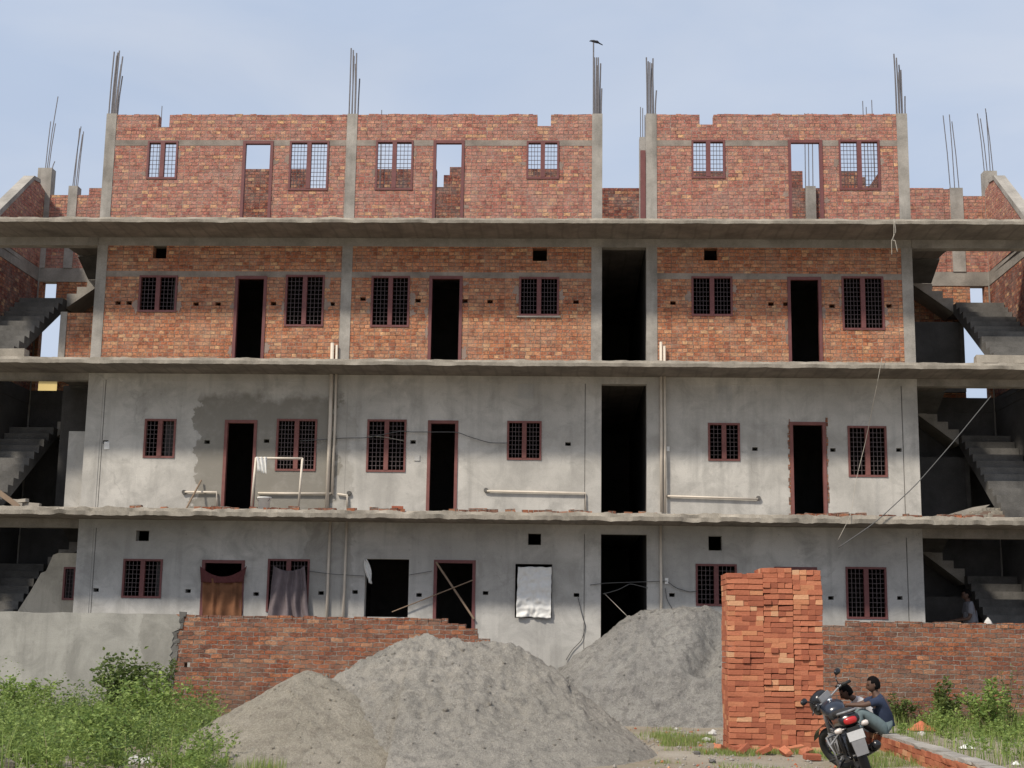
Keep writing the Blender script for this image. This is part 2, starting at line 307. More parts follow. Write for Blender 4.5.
# ------------------------------------------------------------------ mesh helpers
class MB:
    def __init__(s): s.v = []; s.f = []; s.mi = []; s.m = 0
    def q(s, *pts):
        i = len(s.v); s.v += [tuple(p) for p in pts]; s.f.append(tuple(range(i, i + len(pts)))); s.mi.append(s.m)
    def box(s, x0, x1, y0, y1, z0, z1, jit=0.0, mtx=None):
        c = [Vector((x, y, z)) for z in (z0, z1) for y in (y0, y1) for x in (x0, x1)]
        if jit: c = [p + Vector((ru(-jit, jit), ru(-jit, jit), ru(-jit, jit))) for p in c]
        if mtx: c = [mtx @ p for p in c]
        i = len(s.v); s.v += [tuple(p) for p in c]
        for f in ((0, 2, 3, 1), (4, 5, 7, 6), (0, 1, 5, 4), (2, 6, 7, 3), (1, 3, 7, 5), (0, 4, 6, 2)):
            s.f.append(tuple(i + k for k in f)); s.mi.append(s.m)
    def tube(s, pts, r, seg=6, cap=True):
        pts = [Vector(p) for p in pts]; n = len(pts)
        rs = r if isinstance(r, (list, tuple)) else [r] * n
        i0 = len(s.v)
        for k, p in enumerate(pts):
            d = (pts[min(k + 1, n - 1)] - pts[max(k - 1, 0)]).normalized()
            a = Vector((0, 0, 1)) if abs(d.z) < 0.9 else Vector((1, 0, 0))
            x = d.cross(a).normalized(); y = d.cross(x)
            for j in range(seg):
                t = 2 * pi * j / seg
                s.v.append(tuple(p + (x * cos(t) + y * sin(t)) * rs[k]))
        for k in range(n - 1):
            for j in range(seg):
                a = i0 + k * seg + j; b = i0 + k * seg + (j + 1) % seg
                s.f.append((a, a + seg, b + seg, b)); s.mi.append(s.m)
        if cap:
            s.f.append(tuple(i0 + j for j in range(seg))); s.mi.append(s.m)
            s.f.append(tuple(i0 + (n - 1) * seg + j for j in reversed(range(seg)))); s.mi.append(s.m)
    def lathe(s, prof, c=(0, 0, 0), seg=16, axis='Z', a0=0.0, a1=2 * pi):
        """prof: list of (radius, height along axis)"""
        i0 = len(s.v); full = abs(a1 - a0 - 2 * pi) < 1e-6; ns = seg if full else seg + 1
        for (r, h) in prof:
            for j in range(ns):
                t = a0 + (a1 - a0) * j / seg
                p = {'Z': (r * cos(t), r * sin(t), h), 'X': (h, r * cos(t), r * sin(t)), 'Y': (r * cos(t), h, r * sin(t))}[axis]
                s.v.append((p[0] + c[0], p[1] + c[1], p[2] + c[2]))
        for k in range(len(prof) - 1):
            for j in range(seg):
                a = i0 + k * ns + j; b = i0 + k * ns + (j + 1) % ns
                s.f.append((a, b, b + ns, a + ns)); s.mi.append(s.m)
    def prism(s, poly, y0, y1, plane='XZ'):
        """extrude a polygon: plane XZ along Y, YZ along X, XY along Z"""
        def P(a, b, t): return {'XZ': (a, t, b), 'YZ': (t, a, b), 'XY': (a, b, t)}[plane]
        n = len(poly); i = len(s.v)
        s.v += [P(a, b, y0) for a, b in poly] + [P(a, b, y1) for a, b in poly]
        s.f.append(tuple(i + k for k in range(n))); s.mi.append(s.m)
        s.f.append(tuple(i + n + k for k in reversed(range(n)))); s.mi.append(s.m)
        for k in range(n):
            l = (k + 1) % n
            s.f.append((i + l, i + k, i + n + k, i + n + l)); s.mi.append(s.m)
    def wall(s, x0, x1, z0, z1, y0, y1, holes=()):
        hs = [(max(a, x0), max(b, z0), min(c, x1), min(d, z1)) for a, b, c, d in holes if c > x0 and a < x1 and d > z0 and b < z1]
        xs = sorted({x0, x1, *[h[0] for h in hs], *[h[2] for h in hs]}); zs = sorted({z0, z1, *[h[1] for h in hs], *[h[3] for h in hs]})
        xs = [x for i, x in enumerate(xs) if i == 0 or x - xs[i - 1] > 1e-5]; zs = [z for i, z in enumerate(zs) if i == 0 or z - zs[i - 1] > 1e-5]
        nx, nz_ = len(xs) - 1, len(zs) - 1
        def solid(i, k):
            if i < 0 or k < 0 or i >= nx or k >= nz_: return False
            cx, cz = (xs[i] + xs[i + 1]) / 2, (zs[k] + zs[k + 1]) / 2
            return not any(h[0] < cx < h[2] and h[1] < cz < h[3] for h in hs)
        for i in range(nx):
            for k in range(nz_):
                if not solid(i, k): continue
                a, b, c, d = xs[i], xs[i + 1], zs[k], zs[k + 1]
                s.q((a, y0, c), (b, y0, c), (b, y0, d), (a, y0, d)); s.q((b, y1, c), (a, y1, c), (a, y1, d), (b, y1, d))
                if not solid(i - 1, k): s.q((a, y1, c), (a, y0, c), (a, y0, d), (a, y1, d))
                if not solid(i + 1, k): s.q((b, y0, c), (b, y1, c), (b, y1, d), (b, y0, d))
                if not solid(i, k - 1): s.q((a, y1, c), (b, y1, c), (b, y0, c), (a, y0, c))
                if not solid(i, k + 1): s.q((a, y0, d), (b, y0, d), (b, y1, d), (a, y1, d))
    def build(s, name, mats, parent=None, smooth=False, fix=False):
        me = bpy.data.meshes.new(name); me.from_pydata(s.v, [], s.f)
        for m in (mats if isinstance(mats, (list, tuple)) else [mats]): me.materials.append(M[m])
        me.polygons.foreach_set('material_index', s.mi)
        if fix:
            bm = bmesh.new(); bm.from_mesh(me); bmesh.ops.recalc_face_normals(bm, faces=bm.faces); bm.to_mesh(me); bm.free()
        uvl = me.uv_layers.new(name='UVMap'); d = uvl.data
        for p in me.polygons:
            n = p.normal; ax = max(range(3), key=lambda k: abs(n[k]))
            for li in p.loop_indices:
                c = me.vertices[me.loops[li].vertex_index].co
                d[li].uv = ((c.y, c.z), (c.x, c.z), (c.x, c.y))[ax]
        if smooth: me.polygons.foreach_set('use_smooth', [True] * len(me.polygons))
        me.update()
        o = bpy.data.objects.new(name, me); C.objects.link(o)
        if parent: o.parent = parent
        return o

def tag(o, label, cat, group=None, kind=None):
    if label: o['label'] = label
    if cat: o['category'] = cat
    if group: o['group'] = group
    if kind: o['kind'] = kind
    return o
def thing(name, label, cat, loc=(0, 0, 0), rot=(0, 0, 0), group=None):
    o = bpy.data.objects.new(name, None); C.objects.link(o); o.location = loc; o.rotation_euler = rot
    o.empty_display_size = 0.2
    return tag(o, label, cat, group)
def bx(name, mats, parent, *boxes, jit=0.0):
    b = MB()
    for k in boxes: b.box(*k, jit=jit)
    return b.build(name, mats, parent)
# ------------------------------------------------------------------ the building
bld = thing('unfinished_building', 'long four storey unfinished building of bare brick, grey plaster and projecting concrete slabs', 'building', (0, 0, 0))
FL = [0.98, 4.08, 7.19, 10.20]                        # floor levels
SOF = [3.915, 7.055, 10.085]                          # slab undersides
BEAM = [3.73, 6.905, 9.90]                            # beam undersides
TOP = 12.91
COLS = [(-10.36, -10.13), (-4.965, -4.735), (0.44, 0.67), (1.62, 1.855), (7.05, 7.285)]
BAYS = [(-10.13, -4.965), (-4.735, 0.44), (1.855, 7.05)]
XL, XR = -13.12, 10.10
def rect(a, b, c, d, Y=0.0):
    mx_, my = (a + c) / 2, (b + d) / 2
    return (U(a, my, Y)[0], U(mx_, d, Y)[1], U(c, my, Y)[0], U(mx_, b, Y)[1])

def slab(z0, z1, rough, yf=-1.2, yb=9.0, step=0.05):
    b = MB(); n = int((XR - XL) / step); pr = []
    for i in range(n + 1):
        x = XL + i * step
        w = noise.fractal(Vector((x * 1.7, z0, 0.0)), 0.6, 2.3, 6) * rough * 0.9
        w2 = noise.fractal(Vector((x * 2.3, z1, 9.0)), 0.6, 2.3, 6) * rough * 0.9
        yq = yb
        if x < -10.37 or x > 7.29:                      # the stair wells are open through the slabs
            yq = (1.5 if -11.35 < x < 8.28 else 0.24) if -12.86 < x < 9.83 else 3.36
        pr.append([(x, yq, z1), (x, yf + 0.1, z1 + w2 * 0.15), (x, yf + 0.012 + w * 0.3, z1 - 0.012 + w2 * 0.7), (x, yf - w * 0.5, (z0 + z1) / 2 + w * 0.4), (x, yf + 0.01 + w2 * 0.3, z0 + w * 0.45), (x, yf + 0.13, z0), (x, 0.0, z0), (x, yq, z0)])
    for i in range(n):
        p, q = pr[i], pr[i + 1]
        for k in range(7):
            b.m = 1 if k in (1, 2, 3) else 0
            b.q(p[k], p[k + 1], q[k + 1], q[k])
    return b
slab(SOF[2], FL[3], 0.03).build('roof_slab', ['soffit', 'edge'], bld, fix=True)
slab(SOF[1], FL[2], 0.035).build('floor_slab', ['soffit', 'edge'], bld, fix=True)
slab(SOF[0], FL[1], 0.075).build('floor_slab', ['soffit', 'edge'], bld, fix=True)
bx('plinth', 'plaster0', bld, (XL, XR, 0.004, 9.0, -0.3, FL[0]))
# beams under the slabs, along the facade and over the open stair bays
for k in range(3):
    m = ('plaster0', 'plaster1', 'concrete')[k]
    bx('beam', m, bld, (COLS[0][0] - 0.001, COLS[4][1] + 0.001, -0.014 if k < 2 else -0.004, 0.232, BEAM[k], SOF[k] + 0.004))
    bx('beam', 'concrete', bld, (XL, COLS[0][0] - 0.003, -0.02, 0.22, BEAM[k] - 0.0, SOF[k] + 0.004))
    bx('beam', 'concrete', bld, (COLS[4][1] + 0.003, XR, -0.02, 0.22, BEAM[k], SOF[k] + 0.004))

# openings: (kind, px box)
WIN = {3: [(147, 141, 177.5, 179), (289, 141, 328.5, 190.5), (375.5, 140.5, 413, 190), (526.5, 141, 559, 179), (691.5, 140, 725, 178.5), (839, 140, 880, 190)],
       2: [(138.7, 275.5, 177, 312), (285, 275, 324, 326.5), (371, 276, 409.5, 327), (519, 277, 559, 316), (691.5, 276.5, 732.5, 316), (842, 276.5, 884, 330)],
       1: [(144, 419, 175.5, 458), (276, 419, 316.5, 471), (366.7, 419.5, 406, 472), (507, 421, 541.5, 460), (708, 423, 740, 461), (848, 426, 887, 477)],
       0: [(122.5, 559, 162, 598), (267, 559, 309, 612), (695.7, 564, 737, 606), (846, 567, 887, 619)]}
BARE = {0: [(364.7, 559, 408.5, 617), (515, 564, 552, 618)]}
DOOR = {3: [(241.5, 141, 272, 215.5), (432.7, 140.5, 464, 216), (788.5, 140, 823, 217.5)],
        2: [(233.7, 276, 265.5, 356), (428.5, 276, 462, 358), (788, 277, 822, 360)],
        1: [(223, 420, 255.5, 507), (427, 420.5, 457.5, 509), (790.5, 422, 826.5, 514)],
        0: [(200, 560, 243, 650), (433, 560, 475, 650), (775, 567, 818, 660)]}
VENT = {2: [(153, 245.5, 166.5, 258.5), (532.7, 248, 547, 261), (704, 248, 717.5, 260.5)],
        0: [(136, 530.5, 149, 541), (528, 533.5, 541, 545), (708.5, 536, 722, 550.5)]}
HOLE = {2: [(118, 303), (129, 303), (196, 304), (218, 304), (273.5, 303.5), (332, 304), (363, 299), (418, 300.5), (465, 301), (490, 301.5), (576, 302), (673, 303), (771, 304), (786, 304), (832, 306), (889, 306)],
        1: [(105.5, 442), (207, 442), (266.5, 441), (395 - 55, 441), (413, 442), (568, 444), (755, 449), (833, 450), (899, 450)],
        0: [(96, 590), (188, 591), (256, 594), (321, 593), (355, 592), (419, 595), (485.5, 593), (576.5, 595), (672, 595), (831, 598), (900, 598)]}
NOTCH = [(159, 100, 170, 127), (537.5, 100, 551, 126), (699.5, 100, 713.5, 124.5)]
def hole_rect(p, w=5.5, h=3.6): return rect(p[0] - w / 2, p[1] - h / 2, p[0] + w / 2, p[1] + h / 2)

def frame_bars(r, t, d0, d1, bottom=True, mull=None):
    x0, z0, x1, z1 = r; b = MB()
    b.box(x0, x0 + t, d0, d1, z0, z1); b.box(x1 - t, x1, d0, d1, z0, z1)
    b.box(x0 + t, x1 - t, d0 + 0.002, d1 - 0.002, z1 - t, z1)
    if bottom: b.box(x0 + t, x1 - t, d0 + 0.002, d1 - 0.002, z0, z0 + t)
    if mull: b.box((x0 + x1) / 2 - mull / 2, (x0 + x1) / 2 + mull / 2, d0 - 0.004, d1 - 0.004, z0 + t, z1 - t)
    return b
def window(r, level, seen_big):
    x0, z0, x1, z1 = r; t = 0.042
    mat = 'steel_faded' if level == 1 else 'steel'
    w = frame_bars(r, t, -0.02, 0.07, True, 0.095).build('window', mat, bld)
    mid = (x0 + x1) / 2
    for a, c in ((x0 + t, mid - 0.0475), (mid + 0.0475, x1 - t)):
        g = MB(); bw = 0.0048 if level >= 2 else 0.0045
        nv = max(3, round((c - a) / 0.075)); nh = max(5, round((z1 - z0) / 0.105))
        for i in range(1, nv): x = a + (c - a) * i / nv; g.box(x - bw, x + bw, 0.012, 0.022, z0 + t, z1 - t)
        for k in range(1, nh): z = z0 + t + (z1 - z0 - 2 * t) * k / nh; g.box(a, c, 0.024, 0.034, z - bw, z + bw)
        g.build('grille', 'bar' if level >= 2 else 'bar_grey', w)
    if level == 2 and abs(x0) < 2: bx('sill', 'concrete' if level >= 2 else mat, w, (x0 - 0.04, x1 + 0.04, -0.035, 0.0, z0 - 0.035, z0 - 0.002), jit=0.004)
def door(r, floor, level):
    x0, z0, x1, z1 = r
    d = frame_bars((x0, floor + 0.003, x1, z1), 0.065, -0.02, 0.09, False).build('door_frame', 'steel_faded' if level == 1 else 'steel', bld)

WN = {3: 'brick_top', 2: 'brick', 1: 'plaster1', 0: 'plaster0'}
for lv in (0, 1, 2, 3):
    z0, z1 = FL[lv] + (0.0 if lv else -0.002), (BEAM[lv] if lv < 3 else TOP)
    wins = [rect(*p) for p in WIN[lv]]; doors = [rect(*p) for p in DOOR[lv]]
    doors = [(d[0], z0 - 0.1, d[2], d[3]) for d in doors]
    bare = [rect(*p) for p in BARE.get(lv, [])]; vents = [rect(*p) for p in VENT.get(lv, [])]
    holes = [hole_rect(p) for p in HOLE.get(lv, [])]
    notch = [rect(*p) for p in NOTCH] if lv == 3 else []
    allh = wins + doors + bare + vents + holes + notch
    for (x0, x1) in BAYS:
        b = MB()
        nm = 'brick_wall' if lv >= 2 else 'plaster_wall'
        if lv >= 2:                                     # lintel band splits the brickwork
            zb0 = 12.19 if lv == 3 else 9.20; zb1 = zb0 + (0.13 if lv == 3 else 0.13)
            b.wall(x0, x1, z0, zb0, 0.0, 0.23, allh); b.wall(x0, x1, zb1, z1, 0.0, 0.23, allh)
            b.build(nm, WN[lv], bld)
            l = MB(); l.wall(x0, x1, zb0, zb1, -0.006, 0.236, allh); l.build('lintel_band', 'lintel', bld)
        else:
            b.wall(x0, x1, z0, z1, 0.0, 0.23, allh); b.build(nm, WN[lv], bld)
    for i, r in enumerate(wins): window(r, lv, False)
    for d in doors: door(d, z0, lv)
    # columns
    for i, (a, c) in enumerate(COLS):
        y = -0.012 if lv >= 2 else -0.010
        wide = 0.0 if lv >= 2 else 0.10
        aa = a - (wide if i in (2,) else 0); cc = c + (wide if i in (0, 3) else 0)
        if lv < 2 and i == 1: y = -0.004
        if lv < 2 and i == 4: aa = a - 0.08
        cb = MB(); cb.box(aa + 0.001, cc - 0.001, y, 0.24, z0, (BEAM[lv] if lv < 3 else TOP + (0.02 if i else 0.03)))
        col = cb.build('column', 'column' if lv >= 2 else WN[lv], bld)
        if lv == 3:                                     # starter bars
            tops = {0: (50, 48, 54, 60, 49, 72, 55), 1: (47, 52, 49, 60, 52, 75), 2: (42, 54, 57, 62, 57, 60, 88), 3: (57, 58, 62, 60, 58, 68, 90), 4: (54, 58, 72, 55, 70, 62, 96)}[i]
            cx = (a + c) / 2
            for k, ty in enumerate(tops):
                bxp = a + 0.03 + (c - a - 0.06) * (k / max(1, len(tops) - 1)); by = 0.03 + 0.16 * (k % 2)
                zt = U(600, ty, 0)[1]; lean = ru(-0.03, 0.03) + (0.05 if i == 0 else 0.0)
                rb = MB(); rb.tube([(bxp, by, TOP), (bxp + lean * 0.3, by, (TOP + zt) / 2), (bxp + lean, by, zt)], 0.0165, 5)
                rb.build('rebar', 'rebar', col)
# uneven last course along the top of the roofless walls
for (x0, x1) in BAYS:
    b = MB(); x = x0 + 0.01; nt = [rect(*p) for p in NOTCH]
    while x < x1 - 0.1:
        w = ru(0.11, 0.24); w = min(w, x1 - 0.005 - x)
        if R() < 0.80 and not any(n[0] - w < x < n[2] for n in nt): b.box(x, x + w - 0.008, 0.004 + ru(-0.008, 0.008), 0.226, TOP - 0.004, TOP + ru(0.004, 0.022), jit=0.006)
        x += w
    b.build('brick_course', 'brick_top', bld)
# broken plaster and brick strip round the door on the right of the first floor
r = rect(*DOOR[1][2])
for s, xe in ((-1, r[0]), (1, r[2])):
    poly = []; z = FL[1] + 0.02
    b = MB()
    while z < r[3] + 0.02:
        h = ru(0.05, 0.11); w = ru(0.01, 0.05)
        b.box(min(xe, xe + s * w), max(xe, xe + s * w), -0.007, 0.01, z, z + h); z += h
    b.build('broken_edge', 'brick_yard', bld)
# mortar smears beside the upper windows
for lv in (2, 3):
    for p in WIN[lv] + DOOR[lv]:
        x0, z0, x1, z1 = rect(*p)
        for s, xe in ((-1, x0), (1, x1)):
            for q in range(1 if lv == 3 else 2):
                zc = ru(z0 + 0.05, z1 - 0.15); w = ru(0.05, 0.12); h = ru(0.08, 0.35 if lv == 2 else 0.25)
                n = 17; poly = []
                xa, xb = sorted((xe + s * 0.004, xe + s * (0.004 + w)))
                for k in range(n):
                    t = 2 * pi * k / n; rr = ru(0.5, 1.2)
                    poly.append((max(xa, min(xb + 0.05, (xa + xb) / 2 + cos(t) * (xb - xa) * 0.7 * rr)) if s > 0 else min(xb, max(xa - 0.05, (xa + xb) / 2 + cos(t) * (xb - xa) * 0.7 * rr)), zc + sin(t) * h / 2 * rr))
                b = MB(); b.prism(poly, -0.003 - 0.001 * q, 0.004); b.build('mortar_patch', 'mortar', bld, fix=True)
# half blocked vents on the first floor
for p in ((518, 384, 534, 399), (718, 387, 732, 400)):
    x0, z0, x1, z1 = rect(*p)
    bx('blocked_vent', 'plaster0', bld, (x0, x1, -0.006, 0.01, z0, z1))
# thin grooves where the wall meets the end pilasters
for lv in (0, 1):
    for xj in (-9.985, 6.95, 0.318): bx('plaster_joint', 'interior', bld, (xj, xj + 0.011, -0.004, 0.01, FL[lv], BEAM[lv]))
# broken brick course along the front edge of the lowest slab, brick by brick
for xa, xb in ((-9.3, -8.0), (-7.6, 2.0), (4.4, 9.0)):
    x = xa
    while x < xb:
        w = ru(0.12, 0.25)
        if R() < 0.62: bx('edging_brick', 'brick_yard', bld, (x, x + w - 0.012, -1.165 + ru(-0.02, 0.02), -1.05, FL[1] - 0.03, FL[1] + ru(0.01, 0.055)), jit=0.008)
        x += w

# rooms behind the facade: partitions, back walls, passage
for lv in (0, 1, 2):
    z0, z1 = FL[lv] + 0.002, SOF[lv] - 0.002
    b = MB()
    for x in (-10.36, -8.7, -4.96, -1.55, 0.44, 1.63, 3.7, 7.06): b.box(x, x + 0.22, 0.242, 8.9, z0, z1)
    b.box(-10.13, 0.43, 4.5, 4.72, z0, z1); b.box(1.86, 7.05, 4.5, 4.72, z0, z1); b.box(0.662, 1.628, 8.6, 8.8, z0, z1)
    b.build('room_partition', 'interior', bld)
# ------------------------------------------------ roofless top floor: walls further back
def back_wall(lst, Y, mat, name='brick_wall'):
    for (a, top, c) in lst:
        xa, xc = U(a, (top + 215) / 2, Y)[0], U(c, (top + 215) / 2, Y)[0]; zt = U((a + c) / 2, top, Y)[1]
        b = MB(); b.wall(xa, xc, FL[3], zt, Y, Y + 0.22); b.build(name, mat, bld)
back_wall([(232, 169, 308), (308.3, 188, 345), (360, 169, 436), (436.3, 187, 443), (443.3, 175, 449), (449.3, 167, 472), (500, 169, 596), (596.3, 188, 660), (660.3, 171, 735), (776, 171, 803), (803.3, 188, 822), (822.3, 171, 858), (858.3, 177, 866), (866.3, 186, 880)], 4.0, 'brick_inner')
x0, z0 = U(805, 187, 4.0); x1, _ = U(815, 187, 4.0)
st = bx('column', 'column', bld, (x0, x1, 3.9, 3.98, FL[3], U(810, 186, 3.9)[1]))
for px in (805.5, 809, 813):
    b = MB(); q = U(px, 187, 3.94); b.tube([(q[0], 3.94, q[1] - 0.1), (q[0] + 0.02, 3.94, q[1] + 1.9)], 0.012, 5); b.build('rebar', 'rebar', st)
for px, ty in ((863.5, 101), (867, 107), (872.5, 100), (162.8, 106), (382.5, 110)):
    b = MB(); q = U(px, ty, 3.9); b.tube([(q[0], 3.9, FL[3] + 1.0), (q[0] - 0.02, 3.9, q[1])], 0.011, 5); b.build('rebar', 'rebar', bld)
# passage side frame seen edge-on at the top and its lone column behind
b = MB(); b.box(1.50, 1.612, 0.02, 0.12, FL[3] + 0.003, 12.1); b.build('door_frame', 'steel', bld)
x0, _ = U(639.5, 160, 2.5); b = MB(); b.box(x0, x0 + 0.2, 2.5, 2.72, FL[3], U(642, 137, 2.5)[1]); st = b.build('column', 'column', bld)
for k, ty in enumerate((107, 108, 115)):
    q = U(640.5 + 2.2 * k, ty, 2.6); b = MB(); b.tube([(q[0], 2.6, 12.2), (q[0], 2.6, q[1])], 0.011, 5); b.build('rebar', 'rebar', st)
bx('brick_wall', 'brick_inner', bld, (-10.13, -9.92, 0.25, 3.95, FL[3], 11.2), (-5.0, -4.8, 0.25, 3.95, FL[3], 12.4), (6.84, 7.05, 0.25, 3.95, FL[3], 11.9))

# ------------------------------------------------ open stair bays at both ends
def stair_bay(s):
    """s=-1: left end, +1: right end.  xi inner face, xo outer face"""
    xi = -10.36 if s < 0 else 7.285
    xo = -12.85 if s < 0 else 9.82
    def bxs(name, mat, *boxes, jit=0.0):
        return bx(name, mat, bld, *[(min(a, c), max(a, c), *rest) for a, c, *rest in boxes], jit=jit)
    YB = 3.1
    xm = xi + s * 1.45                                   # inner edge of the outer flight
    for lv in (0, 1, 2):
        z0 = FL[lv]; z1 = FL[lv + 1]
        H = z1 - z0; r = H / 18; g = 0.26
        # outer flight: rises away from the front edge, twelve steps
        ys = -0.85; n = 12
        poly = [(ys, z0 + 0.001)]
        for k in range(n): poly += [(ys + k * g, z0 + (k + 1) * r), (ys + (k + 1) * g, z0 + (k + 1) * r)]
        yt = ys + n * g; zq = z0 + n * r
        poly += [(yt, zq - 0.2), (ys + 0.26, z0 + 0.001)]
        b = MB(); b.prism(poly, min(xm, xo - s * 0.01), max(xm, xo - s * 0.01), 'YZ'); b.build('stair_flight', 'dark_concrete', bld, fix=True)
        # quarter landing in the back outer corner, then four steps along the back wall
        b = MB(); b.box(min(xm + s * 0.02, xo), max(xm + s * 0.02, xo), yt + 0.002, YB, zq - 0.15, zq); b.build('landing', 'dark_concrete', bld)
        m = 4; g2 = 0.235; xs_ = xm + s * 0.015; poly = [(xs_, zq - 0.18)]
        for k in range(m): poly += [(xs_ - s * k * g2, zq + (k + 1) * r), (xs_ - s * (k + 1) * g2, zq + (k + 1) * r)]
        xe = xs_ - s * m * g2; z2 = zq + m * r
        poly += [(xi + s * 0.01, z2), (xi + s * 0.01, z2 - 0.16), (xe, z2 - 0.16)]
        b = MB(); b.prism(poly, yt + 0.003, YB - 0.001, 'XZ'); b.build('stair_flight', 'concrete', bld, fix=True)
        # last two steps come forward to the slab above
        n3 = 2; poly = [(yt, z2 - 0.16), (yt, z2)]
        for k in range(n3): poly += [(yt - k * g, z2 + (k + 1) * r - 0.003), (yt - (k + 1) * g, z2 + (k + 1) * r - 0.003)]
        poly += [(1.502, z1 - 0.003), (1.502, z1 - 0.15)]
        xw = xi + s * 0.98
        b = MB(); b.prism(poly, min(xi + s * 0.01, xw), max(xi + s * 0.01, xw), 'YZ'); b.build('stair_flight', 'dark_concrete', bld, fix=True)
        # beams at slab level along the back and the side
        zb, zt_ = z1 - 0.34, z1
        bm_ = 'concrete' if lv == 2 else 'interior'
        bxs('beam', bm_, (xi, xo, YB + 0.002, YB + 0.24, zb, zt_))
        bxs('beam', bm_, (xo, xo + s * 0.22, 0.30, YB - 0.014, zb + 0.01, zt_ - 0.01))
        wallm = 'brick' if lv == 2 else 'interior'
        # back brickwork with the opening next to the corner column
        if lv == 2:
            op = (xo - s * 0.10, xo - s * 0.63); op2 = (xo - s * 0.10, xo - s * 0.44)
            holes = [(min(op), z0 - 0.1, max(op), z0 + 1.95), (min(op2), z0 + 1.9, max(op2), zb + 1)]
        elif lv == 1:
            op = (xo - s * 0.08, xo - s * 0.50)
            holes = [(min(op), z0 + 0.03, max(op) - 0.18, z0 + 0.36), (max(op) - 0.10, z0 + 0.06, max(op), z0 + 0.33)]
        else: holes = []
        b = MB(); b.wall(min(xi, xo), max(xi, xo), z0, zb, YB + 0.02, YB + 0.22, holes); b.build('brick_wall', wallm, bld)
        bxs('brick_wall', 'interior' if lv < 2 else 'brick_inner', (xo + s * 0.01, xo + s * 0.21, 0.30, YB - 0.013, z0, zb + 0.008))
        bxs('column', 'column', (xo - s * 0.02, xo + s * 0.24, YB - 0.012, YB + 0.26, z0, z1 - 0.002))
    # inner store wall under the flight near the front on the left, deeper on the right
    if s < 0:
        bxs('brick_wall', 'brick', (xi, -11.08, 0.42, 0.62, FL[2], FL[2] + 1.29)); bxs('column', 'column', (-11.23, -11.082, 0.40, 0.63, FL[2], FL[2] + 1.31))
        bxs('plaster_wall', 'plaster1', (xi, -10.82, 0.30, 0.5, FL[1], FL[1] + 1.75))
        bxs('brick_wall', 'interior', (xi, -11.5, 1.6, 1.8, FL[1], SOF[1]))
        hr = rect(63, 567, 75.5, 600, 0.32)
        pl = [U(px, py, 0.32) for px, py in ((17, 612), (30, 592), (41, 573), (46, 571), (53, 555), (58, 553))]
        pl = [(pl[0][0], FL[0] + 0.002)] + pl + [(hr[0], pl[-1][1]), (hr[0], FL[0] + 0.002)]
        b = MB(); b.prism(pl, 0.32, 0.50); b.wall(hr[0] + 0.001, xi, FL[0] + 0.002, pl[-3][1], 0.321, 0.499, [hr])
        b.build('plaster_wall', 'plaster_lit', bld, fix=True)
        w = frame_bars(hr, 0.04, 0.30, 0.38).build('window', 'steel', bld)
        g = MB()
        for k in range(1, 4): x = hr[0] + (hr[2] - hr[0]) * k / 4; g.box(x - 0.006, x + 0.006, 0.33, 0.34, hr[1], hr[3])
        for k in range(1, 8): z = hr[1] + (hr[3] - hr[1]) * k / 8; g.box(hr[0], hr[2], 0.345, 0.355, z - 0.006, z + 0.006)
        g.build('grille', 'bar', w)
    else:
        for lv in (0, 1, 2):
            bxs('brick_wall', 'interior', (xi, xi + s * 1.58, 2.31, 2.45, FL[lv], FL[lv] + 1.62))
            bxs('column', 'dark_concrete', (xi + s * 1.582, xi + s * 1.68, 2.30, 2.46, FL[lv], FL[lv] + 1.64))
    # top: parapets behind, corner columns with starter bars, sloping side wall
    Y = YB
    if s < 0:
        ps = [(46, 195, 88), (88.3, 188, 106)]; cols = [((36, 50, 168), (95, 120, 122, 160)), ((68, 77, 186), (125, 127, 133, 130))]
    else:
        ps = [(905, 188, 944), (944.3, 189, 958), (958.3, 196, 988)]; cols = [((950, 963, 188), (114, 113, 120)), ((985, 998, 171), (112, 117, 111, 107))]
    back_wall(ps, Y, 'brick_top')
    for (a, c, t), tops in cols:
        xa = U(a, 200, Y)[0]; xc = U(c, 200, Y)[0]; zt = U((a + c) / 2, t, Y)[1]
        st = bx('column', 'column', bld, (xa, xc, Y - 0.02, Y + 0.25, FL[3], zt))
        for k, ty in enumerate(tops):
            x = xa + 0.05 + (xc - xa - 0.1) * k / (len(tops) - 1); zt2 = U((a + c) / 2, ty, Y)[1]; ln = -s * ru(0.02, 0.12)
            if s < 0 and a == 36 and k == 0: ln = 0.14; x = (xa + xc) / 2
            b = MB(); b.tube([(x, Y + 0.1, zt - 0.05), (x + ln * 0.4, Y + 0.1, (zt + zt2) / 2), (x + ln, Y + 0.1, zt2)], 0.012, 5); b.build('rebar', 'rebar', st)
    zt = U(28 if s < 0 else 1003, 184, YB - 0.3)[1]
    poly = [(YB, FL[3]), (YB, zt - 0.1), (YB - 0.35, zt), (YB - 0.75, zt - 0.05), (0.15, FL[3] + 0.2), (0.15, FL[3])]
    b = MB(); b.prism(poly, min(xo, xo + s * 0.2), max(xo, xo + s * 0.2), 'YZ'); b.build('brick_wall', 'brick_top', bld, fix=True)
    poly = [(YB - 0.75, zt - 0.05), (YB - 0.75, zt + 0.04), (0.05, FL[3] + 0.26), (0.05, FL[3] + 0.004), (0.16, FL[3] + 0.004), (0.16, FL[3] + 0.2)]
